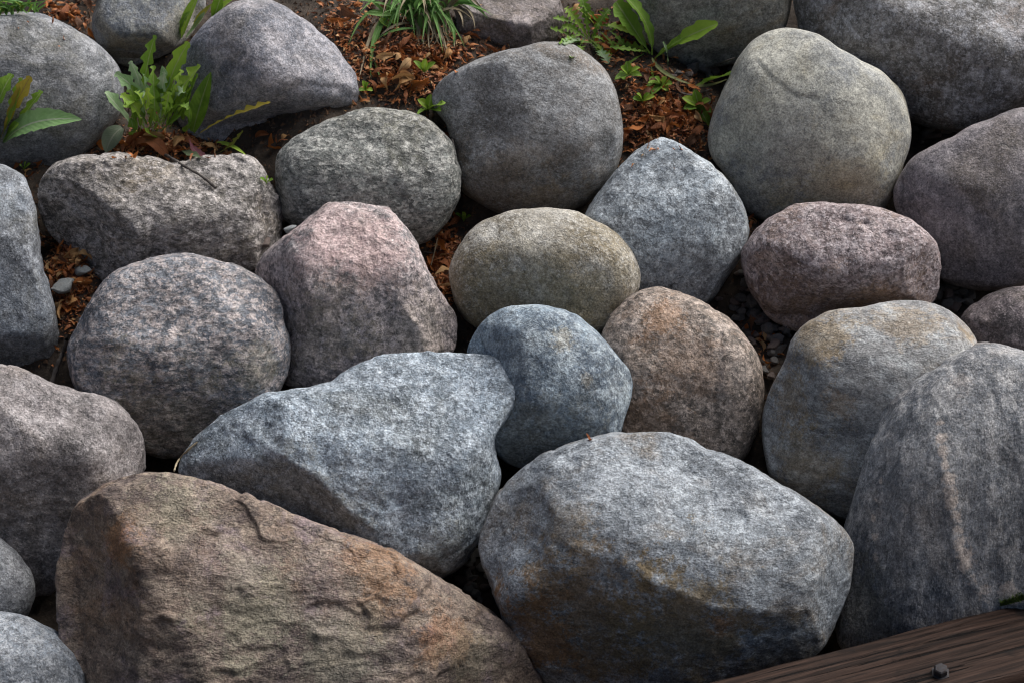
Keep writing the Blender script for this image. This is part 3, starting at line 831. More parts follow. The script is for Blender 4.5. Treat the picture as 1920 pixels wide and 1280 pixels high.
def lathe(name, prof, mat, seg=16, smooth=True):
    V = [(r_ * math.cos(2 * math.pi * k / seg), r_ * math.sin(2 * math.pi * k / seg), z) for r_, z in prof for k in range(seg)]
    F = [(i * seg + k, i * seg + (k + 1) % seg, (i + 1) * seg + (k + 1) % seg, (i + 1) * seg + k)
         for i in range(len(prof) - 1) for k in range(seg)]
    return mesh_np(name, V, F, mat, smooth)


q = NT('dull_steel')
q.b.inputs['Metallic'].default_value = .35
q.b.inputs['Roughness'].default_value = .72
q.l(q.mix(q.ramp(q.noise(q.mapping(2), 300, 4), .45, .65), (0.030, 0.028, 0.032), (0.022, 0.014, 0.012)), q.b.inputs['Base Color'])
bolt = link('bolt', lathe('bolt', [(.0003, .0135), (.0078, .0132), (.0098, .0118), (.0102, .0040), (.0095, .0030), (.0132, .0026), (.0132, .0004),
                                   (.0045, .0002), (.0045, -.02), (.0005, -.02)], q.m, 6, False), timber)
bp = tm.inverted() @ Vector(on_level(1763, 1262, zt))
bolt.location = bp
bolt.rotation_euler = (R(14), R(-10), 0)
bpy.context.view_layer.update()
DG = bpy.context.evaluated_depsgraph_get()

# ------------------------------------------------------------------ pebbles, twigs, litter
rnd = random.Random(11)
PEB_M = [stone_mat('pebble_grey', 41, (0.23, 0.215, 0.20), (0.38, 0.36, 0.34), (0.12, 0.11, 0.10), brn, .4, blotch=40, grain=400),
         stone_mat('pebble_mauve', 42, (0.25, 0.195, 0.17), (0.40, 0.33, 0.30), (0.13, 0.095, 0.08), brn, .3, blotch=40, grain=400),
         stone_mat('pebble_pale', 43, (0.36, 0.38, 0.38), (0.52, 0.53, 0.52), (0.2, 0.21, 0.21), brn, .25, blotch=40, grain=400)]
PEB = []
for k in range(9):
    d_, F_ = cube_sphere(9)
    sc_ = np.array([1, rnd.uniform(.65, .95), rnd.uniform(.5, .75)])
    V_ = np.sign(d_) * np.abs(d_) ** .8
    for c_ in range(9):
        nn = np.array([rnd.gauss(0, 1) for _ in range(3)])
        nn /= np.linalg.norm(nn)
        pr = V_ @ nn
        V_ = V_ - np.maximum(pr - rnd.uniform(.45, .72), 0)[:, None] * nn * .85
    V_ = V_ * (1 + .12 * fbm(d_ * 1.8 + k * 5, 3))[:, None] * sc_ * .5
    PEB.append(mesh_np('pebble', V_, F_, PEB_M[k % 3]))


def pebble(px, py, size_px, kind, label, group=None, rise=.25):
    P, N_, ob = hit(px, py)
    if P is None:
        return None
    sz = size_px * np.linalg.norm(P - CAMP) / FPX
    o = link('pebble', PEB[kind], loc=P + np.array([0, 0, 1]) * sz * rise)
    o.scale = (sz,) * 3
    o.rotation_euler = (rnd.uniform(-.4, .4), rnd.uniform(-.4, .4), rnd.uniform(0, 6.28))
    if group and label.startswith('small'):
        label = ('tiny' if size_px < 16 else 'small' if size_px < 24 else 'medium-sized') + label[5:]
    tag(o, label.replace('grey or mauve', ('grey', 'mauve', 'pale')[kind % 3]), 'pebble', group)
    return o


pebble(158, 522, 42, 2, 'pale rounded pebble among dry leaves, upper of the two by the slate grey boulder', rise=.4)
pebble(122, 560, 54, 5, 'pale flat pebble among dry leaves, lower of the two by the slate grey boulder', rise=.4)
pebble(499, 466, 28, 1, 'small mauve pebble wedged left of the rose granite boulder', rise=.5)
pebble(545, 440, 26, 2, 'small pale blue pebble wedged at the top left of the rose granite boulder', rise=.5)
pebble(1433, 705, 26, 0, 'small grey pebble right of the rust-brown boulder, left of a mauve pebble', rise=.5)
pebble(1446, 716, 24, 4, 'small mauve pebble beside the ochre-stained boulder', rise=.5)
pebble(1300, 130, 30, 2, 'pale chip of stone under the drab grey boulder at the top')
for (cx_, cy_, rx_, ry_, n_, lab, grp) in (
        (1425, 590, 62, 85, 60, 'small grey or mauve pebble in the gravel gap below the ice grey boulder', 'gravel between the rust-brown and dusky pink boulders'),
        (1790, 570, 45, 40, 22, 'small grey or mauve pebble in the dark gap below the plum boulder', 'gravel below the plum boulder'),
        (1738, 248, 40, 35, 16, 'small grey pebble in the gap right of the pale buff boulder', 'gravel right of the pale buff boulder'),
        (1310, 140, 60, 20, 10, 'small grey pebble on the soil under the drab grey boulder', 'gravel under the drab grey boulder'),
        (890, 1090, 45, 60, 18, 'dark pebble deep in the gap behind the rusty umber boulder', 'gravel behind the rusty umber boulder')):
    made, tries = 0, 0
    while made < n_ and tries < n_ * 12:
        tries += 1
        x_, y_ = rnd.gauss(cx_, rx_ * .5), rnd.gauss(cy_, ry_ * .5)
        P, N_, ob = hit(x_, y_)
        if ob is None or ob.name != 'ground':
            continue
        pebble(x_, y_, rnd.choice((14, 18, 22, 26, 34)), rnd.choice((0, 3, 6, 1, 4, 0, 3)), lab, grp, rnd.uniform(.1, .5))
        made += 1


def tube(name, pts, radii, mat, seg=7):
    pts = [np.array(p_, float) for p_ in pts]
    # Catmull-Rom refinement
    fine, fr = [], []
    for i in range(len(pts) - 1):
        p0, p1, p2, p3 = pts[max(i - 1, 0)], pts[i], pts[i + 1], pts[min(i + 2, len(pts) - 1)]
        for t in np.linspace(0, 1, 7)[:-1]:
            fine.append(.5 * (2 * p1 + (p2 - p0) * t + (2 * p0 - 5 * p1 + 4 * p2 - p3) * t * t + (3 * p1 - p0 - 3 * p2 + p3) * t ** 3))
            fr.append(radii[i] * (1 - t) + radii[i + 1] * t)
    fine.append(pts[-1])
    fr.append(radii[-1])
    V, F = [], []
    for i, (p_, r_) in enumerate(zip(fine, fr)):
        T_ = fine[min(i + 1, len(fine) - 1)] - fine[max(i - 1, 0)]
        T_ /= np.linalg.norm(T_)
        A_ = np.cross(T_, (.3, .2, .93))
        A_ /= np.linalg.norm(A_)
        B_ = np.cross(T_, A_)
        r_ *= 1 + .18 * math.sin(i * 2.1) * (seg > 5)
        for k in range(seg):
            a_ = 2 * math.pi * k / seg
            V.append(p_ + r_ * (A_ * math.cos(a_) + B_ * math.sin(a_)))
    for i in range(len(fine) - 1):
        for k in range(seg):
            F.append((i * seg + k, i * seg + (k + 1) % seg, (i + 1) * seg + (k + 1) % seg, (i + 1) * seg + k))
    n0 = len(V)
    V += [fine[0], fine[-1]]
    for k in range(seg):
        F.append((n0, k, (k + 1) % seg, (k + 1) % seg))
    V = np.array(V)
    me = bpy.data.meshes.new(name)
    me.from_pydata([tuple(v_) for v_ in V], [], [f if len(set(f)) == 4 else tuple(dict.fromkeys(f)) for f in F])
    me.polygons.foreach_set('use_smooth', np.full(len(me.polygons), True))
    me.materials.append(mat)
    return me


def plain_mat(name, a, b, scale=60, rough=.85):
    q = NT(name)
    q.l(q.mix(q.ramp(q.noise(q.mapping(5), scale, 5, .65), .35, .65), a, b), q.b.inputs['Base Color'])
    q.b.inputs['Roughness'].default_value = rough
    q.l(q.bump(q.noise(q.mapping(6), scale * 4, 4), .4, .001), q.b.inputs['Normal'])
    return q.m


TWIG = plain_mat('twig_bark', (0.035, 0.028, 0.024), (0.10, 0.085, 0.075))
STRAW = plain_mat('dry_straw', (0.22, 0.17, 0.10), (0.36, 0.30, 0.20))


def twig(pix, rad, mat, label, raise_=.006, fixed=None):
    pts = []
    for k, (x_, y_) in enumerate(pix):
        P, N_, ob = hit(x_, y_)
        pts.append(P + N_ * raise_ - ray(x_, y_) * (fixed[k] if fixed else 0))
    c0 = pts[0]
    o = link('twig', tube('twig', [p_ - c0 for p_ in pts], rad, mat), loc=c0)
    return tag(o, label, 'twig')


twig([(282, 290), (310, 296), (345, 317), (378, 337), (403, 356)], [.0022, .0026, .0024, .0022, .0028], TWIG, 'thin dark twig lying across the top of the rough taupe boulder')
twig([(100, 716), (112, 682), (122, 655), (130, 638)], [.0042, .0040, .0036, .003], TWIG, 'straight brown stick standing in the gap left of the salt-and-pepper boulder', .004, (.02, .02, .015, .01))
twig([(325, 886), (338, 866), (356, 845), (372, 829)], [.0012, .0016, .0018, .0012], STRAW, 'dry grass stalk behind the rusty boulder, left of the pale blue-grey one', .004)
twig([(808, 500), (815, 474), (823, 448)], [.0009, .0011, .0008], STRAW, 'pale upright straw in the gap left of the buff oval boulder', .005, (.01, .04, .06))
twig([(795, 478), (815, 481), (842, 484)], [.0016, .0016, .0014], TWIG, 'thin dark twig lying level in the gap left of the buff oval boulder', .008)
twig([(818, 235), (838, 246), (852, 262), (858, 300)], [.002, .002, .0018, .0012], TWIG, 'curved dark root at the left side of the round grey-brown boulder', .004)
twig([(1250, 175), (1290, 182), (1325, 172)], [.0018, .002, .0015], TWIG, 'thin twig on the leaf litter left of the pale buff boulder', .01)
twig([(1300, 122), (1345, 116), (1385, 112)], [.0018, .002, .0015], TWIG, 'thin twig against the foot of the drab grey boulder', .006)


def leaf_mat(name, cols, vein=(0.3, 0.34, 0.15), transl=.3, rough=.62, vein_w=.035):
    q = NT(name)
    uv = q.n('ShaderNodeUVMap')
    sp = q.n('ShaderNodeSeparateXYZ')
    q.l(uv.outputs[0], sp.inputs[0])
    oi = q.n('ShaderNodeObjectInfo')
    n1 = q.noise(q.mapping(3), 55, 5, .6)
    c = q.mix(q.ramp(n1, .3, .7), cols[0], cols[1])
    c = q.mix(q.math('MULTIPLY', oi.outputs['Random'], .8), c, cols[2])
    dx = q.math('ABSOLUTE', q.math('SUBTRACT', sp.outputs[0], .5))
    c = q.mix(q.math('MULTIPLY', q.ramp(dx, vein_w * 1.6, vein_w * .5), .7), c, vein)
    # side veins
    vv = q.math('SINE', q.math('MULTIPLY', q.math('SUBTRACT', sp.outputs[1], q.math('MULTIPLY', dx, .35)), 80.0))
    q.l(c, q.b.inputs['Base Color'])
    q.b.inputs['Roughness'].default_value = rough
    q.b.inputs['Specular IOR Level'].default_value = .35
    bn = q.bump(vv, .12, .0015, q.bump(n1, .5, .004))
    q.l(bn, q.b.inputs['Normal'])
    tr = q.n('ShaderNodeBsdfTranslucent')
    q.l(c, tr.inputs['Color'])
    ms = q.n('ShaderNodeMixShader')
    ms.inputs[0].default_value = transl
    q.l(q.b.outputs[0], ms.inputs[1])
    q.l(tr.outputs[0], ms.inputs[2])
    out = q.t.nodes['Material Output']
    q.l(ms.outputs[0], out.inputs['Surface'])
    return q.m


GREEN = leaf_mat('leaf_green', ((0.10, 0.20, 0.018), (0.20, 0.33, 0.035), (0.13, 0.24, 0.02)))
LIME = leaf_mat('leaf_lime', ((0.22, 0.34, 0.03), (0.33, 0.45, 0.06), (0.19, 0.33, 0.03)))
PALE = leaf_mat('leaf_pale', ((0.20, 0.32, 0.14), (0.34, 0.42, 0.27), (0.18, 0.33, 0.11)), (0.45, 0.47, 0.36))
YELL = leaf_mat('leaf_yellowing', ((0.30, 0.28, 0.04), (0.20, 0.24, 0.03), (0.33, 0.24, 0.03)), (0.22, 0.13, 0.06))
DULL = leaf_mat('leaf_dull', ((0.10, 0.14, 0.09), (0.17, 0.20, 0.14), (0.12, 0.16, 0.08)), (0.26, 0.27, 0.20))
BLADE = leaf_mat('grass_blade', ((0.10, 0.21, 0.04), (0.17, 0.31, 0.08), (0.13, 0.28, 0.07)), (0.2, 0.34, 0.1))
STEMM = leaf_mat('stem_green', ((0.20, 0.24, 0.08), (0.26, 0.28, 0.12), (0.22, 0.17, 0.08)))
MAGENTA = leaf_mat('leaf_magenta', ((0.20, 0.045, 0.07), (0.28, 0.13, 0.14), (0.2, 0.06, 0.07)), (0.3, 0.16, 0.15))
DRYM = [leaf_mat('dry_leaf_orange', ((0.38, 0.11, 0.022), (0.50, 0.18, 0.042), (0.40, 0.13, 0.03)), (0.26, 0.10, 0.03), .2, .6),
        leaf_mat('dry_leaf_russet', ((0.20, 0.058, 0.018), (0.32, 0.105, 0.032), (0.24, 0.085, 0.03)), (0.15, 0.05, 0.02), .2, .6),
        leaf_mat('dry_leaf_tan', ((0.45, 0.25, 0.10), (0.55, 0.36, 0.18), (0.42, 0.21, 0.07)), (0.3, 0.16, 0.06), .2, .6),
        leaf_mat('dry_leaf_brown', ((0.10, 0.042, 0.020), (0.17, 0.075, 0.036), (0.13, 0.06, 0.03)), (0.07, 0.03, 0.015), .15, .65)]


def bez(a, b, c, t):
    return (1 - t) ** 2 * a + 2 * (1 - t) * t * b + t * t * c


def blade_mesh(name, a, b, c, width, mat, face, roll=0.0, teeth=0, serr=0.5, fold=.25, wave=.15, kind='dandelion', seed=0, rows=30):
    """a leaf blade along the arc a-b-c; face = direction its upper side looks to"""
    rg = np.random.RandomState(seed)
    b2 = 2 * b - .5 * (a + c)                       # the arc passes through b
    ts = np.linspace(0, 1, rows)
    P = np.array([bez(a, b2, c, t) for t in ts])
    T_ = np.gradient(P, axis=0)
    T_ /= np.linalg.norm(T_, axis=1)[:, None]
    if teeth:
        rows = max(rows, 9 * teeth)
    ts = np.linspace(0, 1, rows)
    P = np.array([bez(a, b2, c, t) for t in ts])
    T_ = np.gradient(P, axis=0)
    T_ /= np.linalg.norm(T_, axis=1)[:, None]
    cols =  np.array([-1, -.55, 0, .55, 1.0]) if teeth else np.array([-1, -.5, 0, .5, 1.0])
    ph = rg.uniform(0, 6.28)
    V, UV = [], []
    L_ = np.linalg.norm(c - a)
    jit = rg.uniform(.7, 1.3, 40)
    for i, t in enumerate(ts):
        if kind == 'dandelion':
            w_ = (.10 + .95 * (max(t - .10, 0) / .62) ** .9) if t < .72 else 1.05 * math.sqrt(max(0, 1 - ((t - .72) / .285) ** 2))
        elif kind == 'grass':
            w_ = (.55 + .45 * min(1, t * 4)) * (1 - max(0, (t - .45) / .55) ** 1.6)
        elif kind == 'oval':
            w_ = math.sin(math.pi * min(1, .06 + .94 * t)) ** .75
        else:
            w_ = math.sin(math.pi * (.04 + .92 * t)) ** .85
        w_ = max(w_, .03)
        nrm = face - T_[i] * np.dot(face, T_[i])
        nrm /= np.linalg.norm(nrm)
        side = np.cross(T_[i], nrm)
        cr, sr = math.cos(roll * (.4 + .6 * t)), math.sin(roll * (.4 + .6 * t))
        side, nrm = side * cr + nrm * sr, nrm * cr - side * sr
        for cc in cols:
            ww = w_
            if teeth and abs(cc) > .5:
                x_ = t * teeth + (.18 if cc > 0 else 0)
                saw = (x_ % 1.0)
                cut = serr * jit[int(x_) + (20 if cc > 0 else 0)] * (saw if saw < .8 else (1 - saw) * 4)
                ww = w_ * max(.16, 1 - min(cut, .9)) if t < .97 else w_
            hgt = fold * abs(cc) ** 1.3 * ww + wave * math.sin(t * 9 + ph + cc * 1.5) * ww * abs(cc)
            V.append(P[i] + side * (cc * ww * width / 2) + nrm * hgt * width / 2)
            UV.append((.5 + .5 * cc, t))
    nc = len(cols)
    F = [(i * nc + j, i * nc + j + 1, (i + 1) * nc + j + 1, (i + 1) * nc + j) for i in range(rows - 1) for j in range(nc - 1)]
    me = mesh_np(name, np.array(V), F, mat)
    ul = me.uv_layers.new(name='UVMap')
    li = np.zeros(len(me.loops), dtype=np.int32)
    me.loops.foreach_get('vertex_index', li)
    ul.data.foreach_set('uv', np.array(UV, dtype=np.float32)[li].ravel())
    return me


def at_depth(px, py, ref, toward, clear=None):
    d = ray(px, py)
    t = np.dot(ref - CAMP, FWD) / np.dot(d, FWD) - toward
    if clear:
        P_, _, ob_ = hit(px, py)
        if P_ is not None:
            t = min(t, np.linalg.norm(P_ - CAMP) - clear)
    return CAMP + d * t


LSEED = [0]


def plant(name, label, cat, base_px, leaves, zoom=None, group=None):
    """leaves: (kind, mat, base, mid, tip, width_px, toward_mid_cm, toward_tip_cm, roll_deg, teeth, serr, part name)"""
    conv = (lambda p_: (zoom[0] + p_[0] / zoom[2], zoom[1] + p_[1] / zoom[2])) if zoom else (lambda p_: p_)
    k_ = 1 / zoom[2] if zoom else 1
    bx, by = conv(base_px)
    root_p, _, _ = hit(bx, by)
    root = link(name, None, loc=root_p)
    tag(root, label, cat, group)
    for (kd, mat, b_, m_, t_, wd, dm, dt, rl, te, se, *nm) in leaves:
        LSEED[0] += 1
        pb, pm, pt = conv(b_), conv(m_), conv(t_)
        B_ = at_depth(*pb, root_p, .012) - root_p
        M_ = at_depth(*pm, root_p, .012 + dm / 100, .012) - root_p
        T_ = at_depth(*pt, root_p, .012 + dt / 100, .010) - root_p
        sc_ = np.linalg.norm(root_p - CAMP) / FPX
        face = -FWD * .8 + UPV * .6
        me = blade_mesh(nm[0] if nm else 'leaf', B_, M_, T_, wd * (.8 if kd == 'dandelion' else 1) * k_ * sc_, mat, face, R(rl), te, min(1, se * 1.25), seed=LSEED[0], kind=kd,
                        fold=.35 if kd != 'grass' else .5, wave=.18 if kd == 'dandelion' else .05)
        link(nm[0] if nm else 'leaf', me, root)
    return root


D_ = 'dandelion'
Z1 = (0, 0, 2.667)
plant('dandelion', 'bushy green dandelion growing between the top left boulders', 'dandelion', (780, 690), [
    (D_, GREEN, (720, 640), (725, 400), (778, 178), 90, 3, 4, 10, 7, .75),
    (D_, LIME, (800, 620), (850, 400), (945, 212), 105, 3, 5, -25, 5, .5),
    (D_, LIME, (770, 650), (880, 480), (1003, 330), 150, 4, 6, 15, 6, .65),
    ('oval', GREEN, (965, 660), (1000, 530), (1055, 362), 95, 2, 3, -10, 0, 0),
    (D_, PALE, (720, 640), (690, 480), (575, 368), 95, 4, 6, 35, 5, .6),
    (D_, PALE, (690, 680), (610, 560), (524, 462), 105, 3, 4, -30, 5, .35),
    (D_, LIME, (700, 660), (690, 560), (605, 475), 100, 5, 7, 20, 5, .6),
    (D_, PALE, (720, 600), (700, 430), (650, 308), 85, 3, 4, 50, 6, .6),
    ('oval', GREEN, (930, 660), (945, 610), (945, 530), 70, 3, 5, 20, 0, 0),
    ('oval', GREEN, (815, 650), (860, 610), (905, 578), 52, 3, 4, 0, 0, 0),
    ('oval', GREEN, (915, 600), (930, 500), (935, 412), 66, 2, 3, 30, 0, 0),
    (D_, GREEN, (745, 660), (770, 530), (800, 400), 110, 3, 5, -15, 6, .6),
    (D_, GREEN, (800, 660), (850, 540), (875, 430), 100, 3, 4, 25, 6, .6),
    (D_, GREEN, (690, 680), (660, 560), (620, 520), 95, 4, 6, 10, 5, .6),
    (D_, GREEN, (850, 650), (900, 520), (960, 400), 110, 2, 3, 30, 6, .6),
    ('oval', PALE, (800, 480), (830, 420), (810, 330), 75, 2, 3, 40, 0, 0),
    (D_, YELL, (970, 690), (1130, 595), (1352, 515), 80, 4, 6, 25, 8, .85),
    (D_, YELL, (1080, 770), (1150, 730), (1215, 655), 42, 2, 3, 10, 6, .6),
    ('oval', LIME, (1085, 715), (1150, 730), (1230, 776), 28, 1, 1, 0, 0, 0),
    ('oval', DULL, (610, 640), (560, 690), (530, 765), 95, 1, 1, 20, 0, 0),
    ('oval', GREEN, (660, 690), (665, 640), (650, 590), 50, 3, 3, 20, 0, 0),
    ('oval', LIME, (790, 700), (750, 670), (725, 640), 46, 3, 4, -10, 0, 0),
    (D_, DULL, (900, 720), (930, 760), (1000, 790), 60, 1, 1, 0, 4, .4),
] + [(D_, (LIME, GREEN, LIME, PALE)[k % 4], (790 + dx * .35, 670 - (k % 5) * 14), (790 + dx * .8, 560 - (k % 4) * 25), (790 + dx * 1.25, 480 - dy), 62 + (k % 3) * 16,
      3 + k % 3, 4 + k % 5, (k * 37) % 70 - 35, 6, .8) for k, (dx, dy) in enumerate(((-150, 10), (-120, 70), (-95, 20), (-60, 110), (-45, 40), (-20, 150), (0, 60),
      (25, 120), (45, 20), (70, 80), (95, 130), (115, 10), (140, 60), (160, 110), (-130, -60), (-70, -50), (60, -60), (120, -70)))], Z1)
plant('dandelion', 'small dandelion with yellowing leaf at the left edge', 'dandelion', (15, 715), [
    (D_, GREEN, (-40, 700), (-10, 520), (62, 372), 120, 3, 4, 10, 5, .5),
    (D_, YELL, (5, 690), (70, 540), (152, 383), 100, 4, 6, -25, 5, .4),
    (D_, LIME, (10, 700), (60, 560), (110, 390), 110, 3, 5, 30, 5, .55),
    (D_, GREEN, (20, 690), (130, 560), (208, 455), 90, 3, 4, 10, 5, .6),
    ('oval', PALE, (20, 715), (170, 615), (408, 600), 130, 5, 7, -20, 9, .14),
    ('oval', GREEN, (20, 710), (60, 650), (95, 618), 70, 3, 4, 0, 0, 0),
    ('oval', DULL, (-10, 700), (-60, 600), (-120, 560), 90, 3, 4, 0, 0, 0),
], Z1)
plant('weed', 'tall thin-leaved weed between the two boulders at the top left edge', 'weed', (930, 185), [
    ('oval', LIME, (905, 190), (940, 90), (1000, -40), 70, 2, 3, 20, 0, 0),
    ('oval', PALE, (930, 190), (990, 120), (1025, 60), 50, 2, 3, 20, 0, 0),
    (D_, GREEN, (900, 190), (910, 120), (950, 60), 50, 2, 3, 0, 4, .4),
    ('oval', YELL, (960, 150), (1000, 90), (1060, 20), 40, 2, 3, 0, 0, 0),
    ('oval', LIME, (1060, 90), (1110, 40), (1180, -10), 60, 1, 2, 20, 0, 0),
    ('oval', GREEN, (1070, 90), (1090, 30), (1110, -30), 60, 1, 2, -20, 0, 0),
], Z1)
Z2 = (600, 0, 2.667)
rn = random.Random(5)
lv = []
for k in range(8):
    a_ = [-100, -125, -150, 175, 140, 10, -60, 50][k]
    ln = [230, 210, 160, 130, 120, 290, 190, 140][k]
    ca, sa = math.cos(R(a_)), math.sin(R(a_))
    lv.append((D_, (GREEN, LIME, GREEN, PALE)[k % 4], (1350, 212), (1350 + ca * ln * .5, 205 + sa * ln * .5 - 8),
               (1350 + ca * ln, 212 + sa * ln), 85, 2, 2, rn.uniform(-20, 20), 8, .85))
for k in range(16):
    a_, ln = rn.uniform(-200, 60), rn.uniform(70, 190)
    ox, oy = rn.uniform(-110, 170), rn.uniform(-130, 70)
    ca, sa = math.cos(R(a_)), math.sin(R(a_))
    lv.append((D_, (GREEN, LIME, GREEN)[k % 3], (1350 + ox * .6, 212 + oy * .6), (1350 + ox * .6 + ca * ln * .5, 200 + oy * .6 + sa * ln * .5),
               (1350 + ox * .6 + ca * ln, 212 + oy * .6 + sa * ln), 48, 2, 2, rn.uniform(-30, 30), 6, .85))
plant('dandelion', 'flat spreading dandelion rosette between the angular umber and drab grey boulders', 'dandelion', (1350, 215), lv, Z2)
plant('dandelion', 'large-leaved dandelion left of the drab grey boulder', 'dandelion', (1670, 310), [
    (D_, GREEN, (1650, 270), (1560, 130), (1480, 10), 150, 2, 3, 15, 5, .3),
    (D_, GREEN, (1660, 275), (1630, 120), (1520, -20), 120, 2, 3, -20, 5, .35),
    (D_, LIME, (1670, 300), (1790, 210), (1990, 120), 120, 4, 8, -15, 5, .25),
    (D_, GREEN, (1670, 300), (1740, 240), (1850, 170), 60, 3, 5, 10, 5, .4),
    (D_, PALE, (1740, 330), (1735, 270), (1715, 210), 34, 3, 5, 10, 5, .6),
    ('oval', STEMM, (1660, 290), (1730, 370), (1867, 425), 22, 3, 3, 0, 0, 0, 'stem'),
    ('oval', STEMM, (1840, 420), (1930, 430), (2040, 395), 18, 2, 3, 0, 0, 0, 'stem'),
    (D_, GREEN, (1880, 430), (1960, 400), (2050, 375), 120, 2, 3, 0, 4, .5),
    (D_, GREEN, (1860, 430), (1900, 540), (1945, 630), 90, 2, 2, 20, 4, .4),
    (D_, GREEN, (1650, 320), (1660, 400), (1620, 490), 50, 1, 1, 10, 4, .6),
    (D_, GREEN, (1640, 260), (1560, 250), (1450, 235), 50, 2, 2, 10, 7, .8),
    (D_, GREEN, (1620, 270), (1540, 330), (1520, 400), 60, 1, 1, 0, 5, .6),
    (D_, LIME, (1600, 200), (1520, 150), (1440, 130), 70, 1, 2, 0, 5, .6),
], Z2)
gl = []
rn = random.Random(9)
for k in range(64):
    bx_, by_ = rn.gauss(500, 60), rn.gauss(120, 35)
    a_ = rn.gauss(-95, 42)
    ln = rn.uniform(140, 330)
    ca, sa = math.cos(R(a_)), math.sin(R(a_))
    droop = rn.uniform(20, 260)
    gl.append(('grass', BLADE if rn.random() < .7 else STRAW, (bx_, by_), (bx_ + ca * ln * .6, by_ + sa * ln * .6),
               (bx_ + ca * ln * 1.15, by_ + sa * ln + droop), rn.uniform(14, 26), 2, rn.uniform(2, 6), rn.uniform(-40, 40), 0, 0, 'blade'))
for (b_, m_, t_, wd) in (((430, 20), (290, 150), (255, 390), 30), ((400, 0), (280, 190), (310, 415), 30), ((420, 60), (320, 75), (215, 62), 28),
                         ((640, 0), (760, 30), (860, 76), 24), ((460, 100), (480, 40), (500, -30), 34), ((560, 90), (600, 160), (640, 270), 18),
                         ((600, 60), (660, 130), (668, 230), 22), ((640, 20), (740, 50), (775, 155), 14), ((650, 30), (700, 70), (715, 140), 12)):
    gl.append(('grass', BLADE if wd > 20 else STRAW, b_, m_, t_, wd, 3, 4, 20, 0, 0, 'blade'))
for k in range(14):
    x_ = rn.uniform(470, 660)
    gl.append(('grass', STRAW, (x_, 90), (x_ + rn.uniform(-15, 30), 170), (x_ + rn.uniform(-20, 50), rn.uniform(200, 280)), 10, 1, 1, 0, 0, 0, 'blade'))
gl += [('oval', GREEN, (400, 150), (370, 100), (330, 60), 60, 2, 2, 0, 0, 0, 'blade'), ('oval', LIME, (370, 140), (330, 120), (300, 90), 50, 2, 2, 0, 0, 0, 'blade')]
plant('grass_tuft', 'grass tuft with long drooping blades at the top edge', 'grass', (520, 130), gl, Z2)
gl = []
for k in range(26):
    bx_, by_ = rn.uniform(-10, 190), rn.uniform(45, 80)
    gl.append(('grass', BLADE if rn.random() < .8 else LIME, (bx_, by_), (bx_ + rn.gauss(0, 25), by_ - 35), (bx_ + rn.gauss(0, 60), by_ - rn.uniform(40, 90)),
               rn.uniform(12, 24), 1, 2, rn.uniform(-40, 40), 0, 0, 'blade'))
plant('grass_tuft', 'short grass at the top edge above the cool grey corner boulder', 'grass', (60, 70), gl, Z1)
for (x_, y_, n_, sz, lab) in (
        (805, 205, 5, 26, 'tiny green seedling between the mottled and round grey-brown boulders'),
        (795, 135, 3, 22, 'tiny green seedling on the litter below the grass tuft'),
        (686, 170, 4, 16, 'tiny yellow-green seedling right of the lilac-grey boulder'),
        (870, 415, 3, 20, 'tiny green shoot above the left end of the buff oval boulder'),
        (1178, 140, 5, 24, 'small green seedling right of the round grey-brown boulder'),
        (1205, 190, 4, 22, 'small green seedling on the litter right of the round grey-brown boulder'),
        (1240, 160, 6, 22, 'small cluster of green leaves on the litter under the large-leaved dandelion'),
        (1310, 200, 5, 30, 'small green weed against the left side of the pale buff boulder'),
        (500, 345, 3, 18, 'tiny green sprout between the rough taupe and mottled boulders'),
        (45, 320, 3, 14, 'tiny green sprout above the slate grey boulder at the left edge')):
    ls = []
    for k in range(n_):
        a_ = R(-90 + (k - (n_ - 1) / 2) * 55 + rn.uniform(-15, 15))
        r_ = sz * rn.uniform(.8, 1.3)
        ls.append(('oval', (GREEN, LIME)[k % 2], (x_, y_), (x_ + math.cos(a_) * r_ * .5, y_ + math.sin(a_) * r_ * .5 - 2),
                   (x_ + math.cos(a_) * r_, y_ + math.sin(a_) * r_), sz * .62, 1, 1.5, rn.uniform(-20, 20), 0, 0))
    plant('seedling', lab, 'seedling', (x_, y_), ls)

# ------------------------------------------------------------------ dry leaves, one by one
DRY = []
rg = np.random.RandomState(3)
for k in range(20):
    L_ = 1.0
    bend = rg.uniform(-.32, .42)
    a_, b_, c_ = np.array([-.5, 0, 0]), np.array([0, rg.uniform(-.12, .12), bend]), np.array([.5, rg.uniform(-.1, .1), rg.uniform(-.1, .15)])
    DRY.append(blade_mesh('dry_leaf', a_, b_, c_, rg.uniform(.2, .46), DRYM[(0, 1, 0, 2, 1, 3, 0, 1)[k % 8]], np.array([0, 0, 1.0]), R(rg.uniform(-110, 110)),
                          0, 0, fold=rg.uniform(-1.0, 1.7), wave=rg.uniform(.2, .6), kind='dry', seed=50 + k, rows=10))


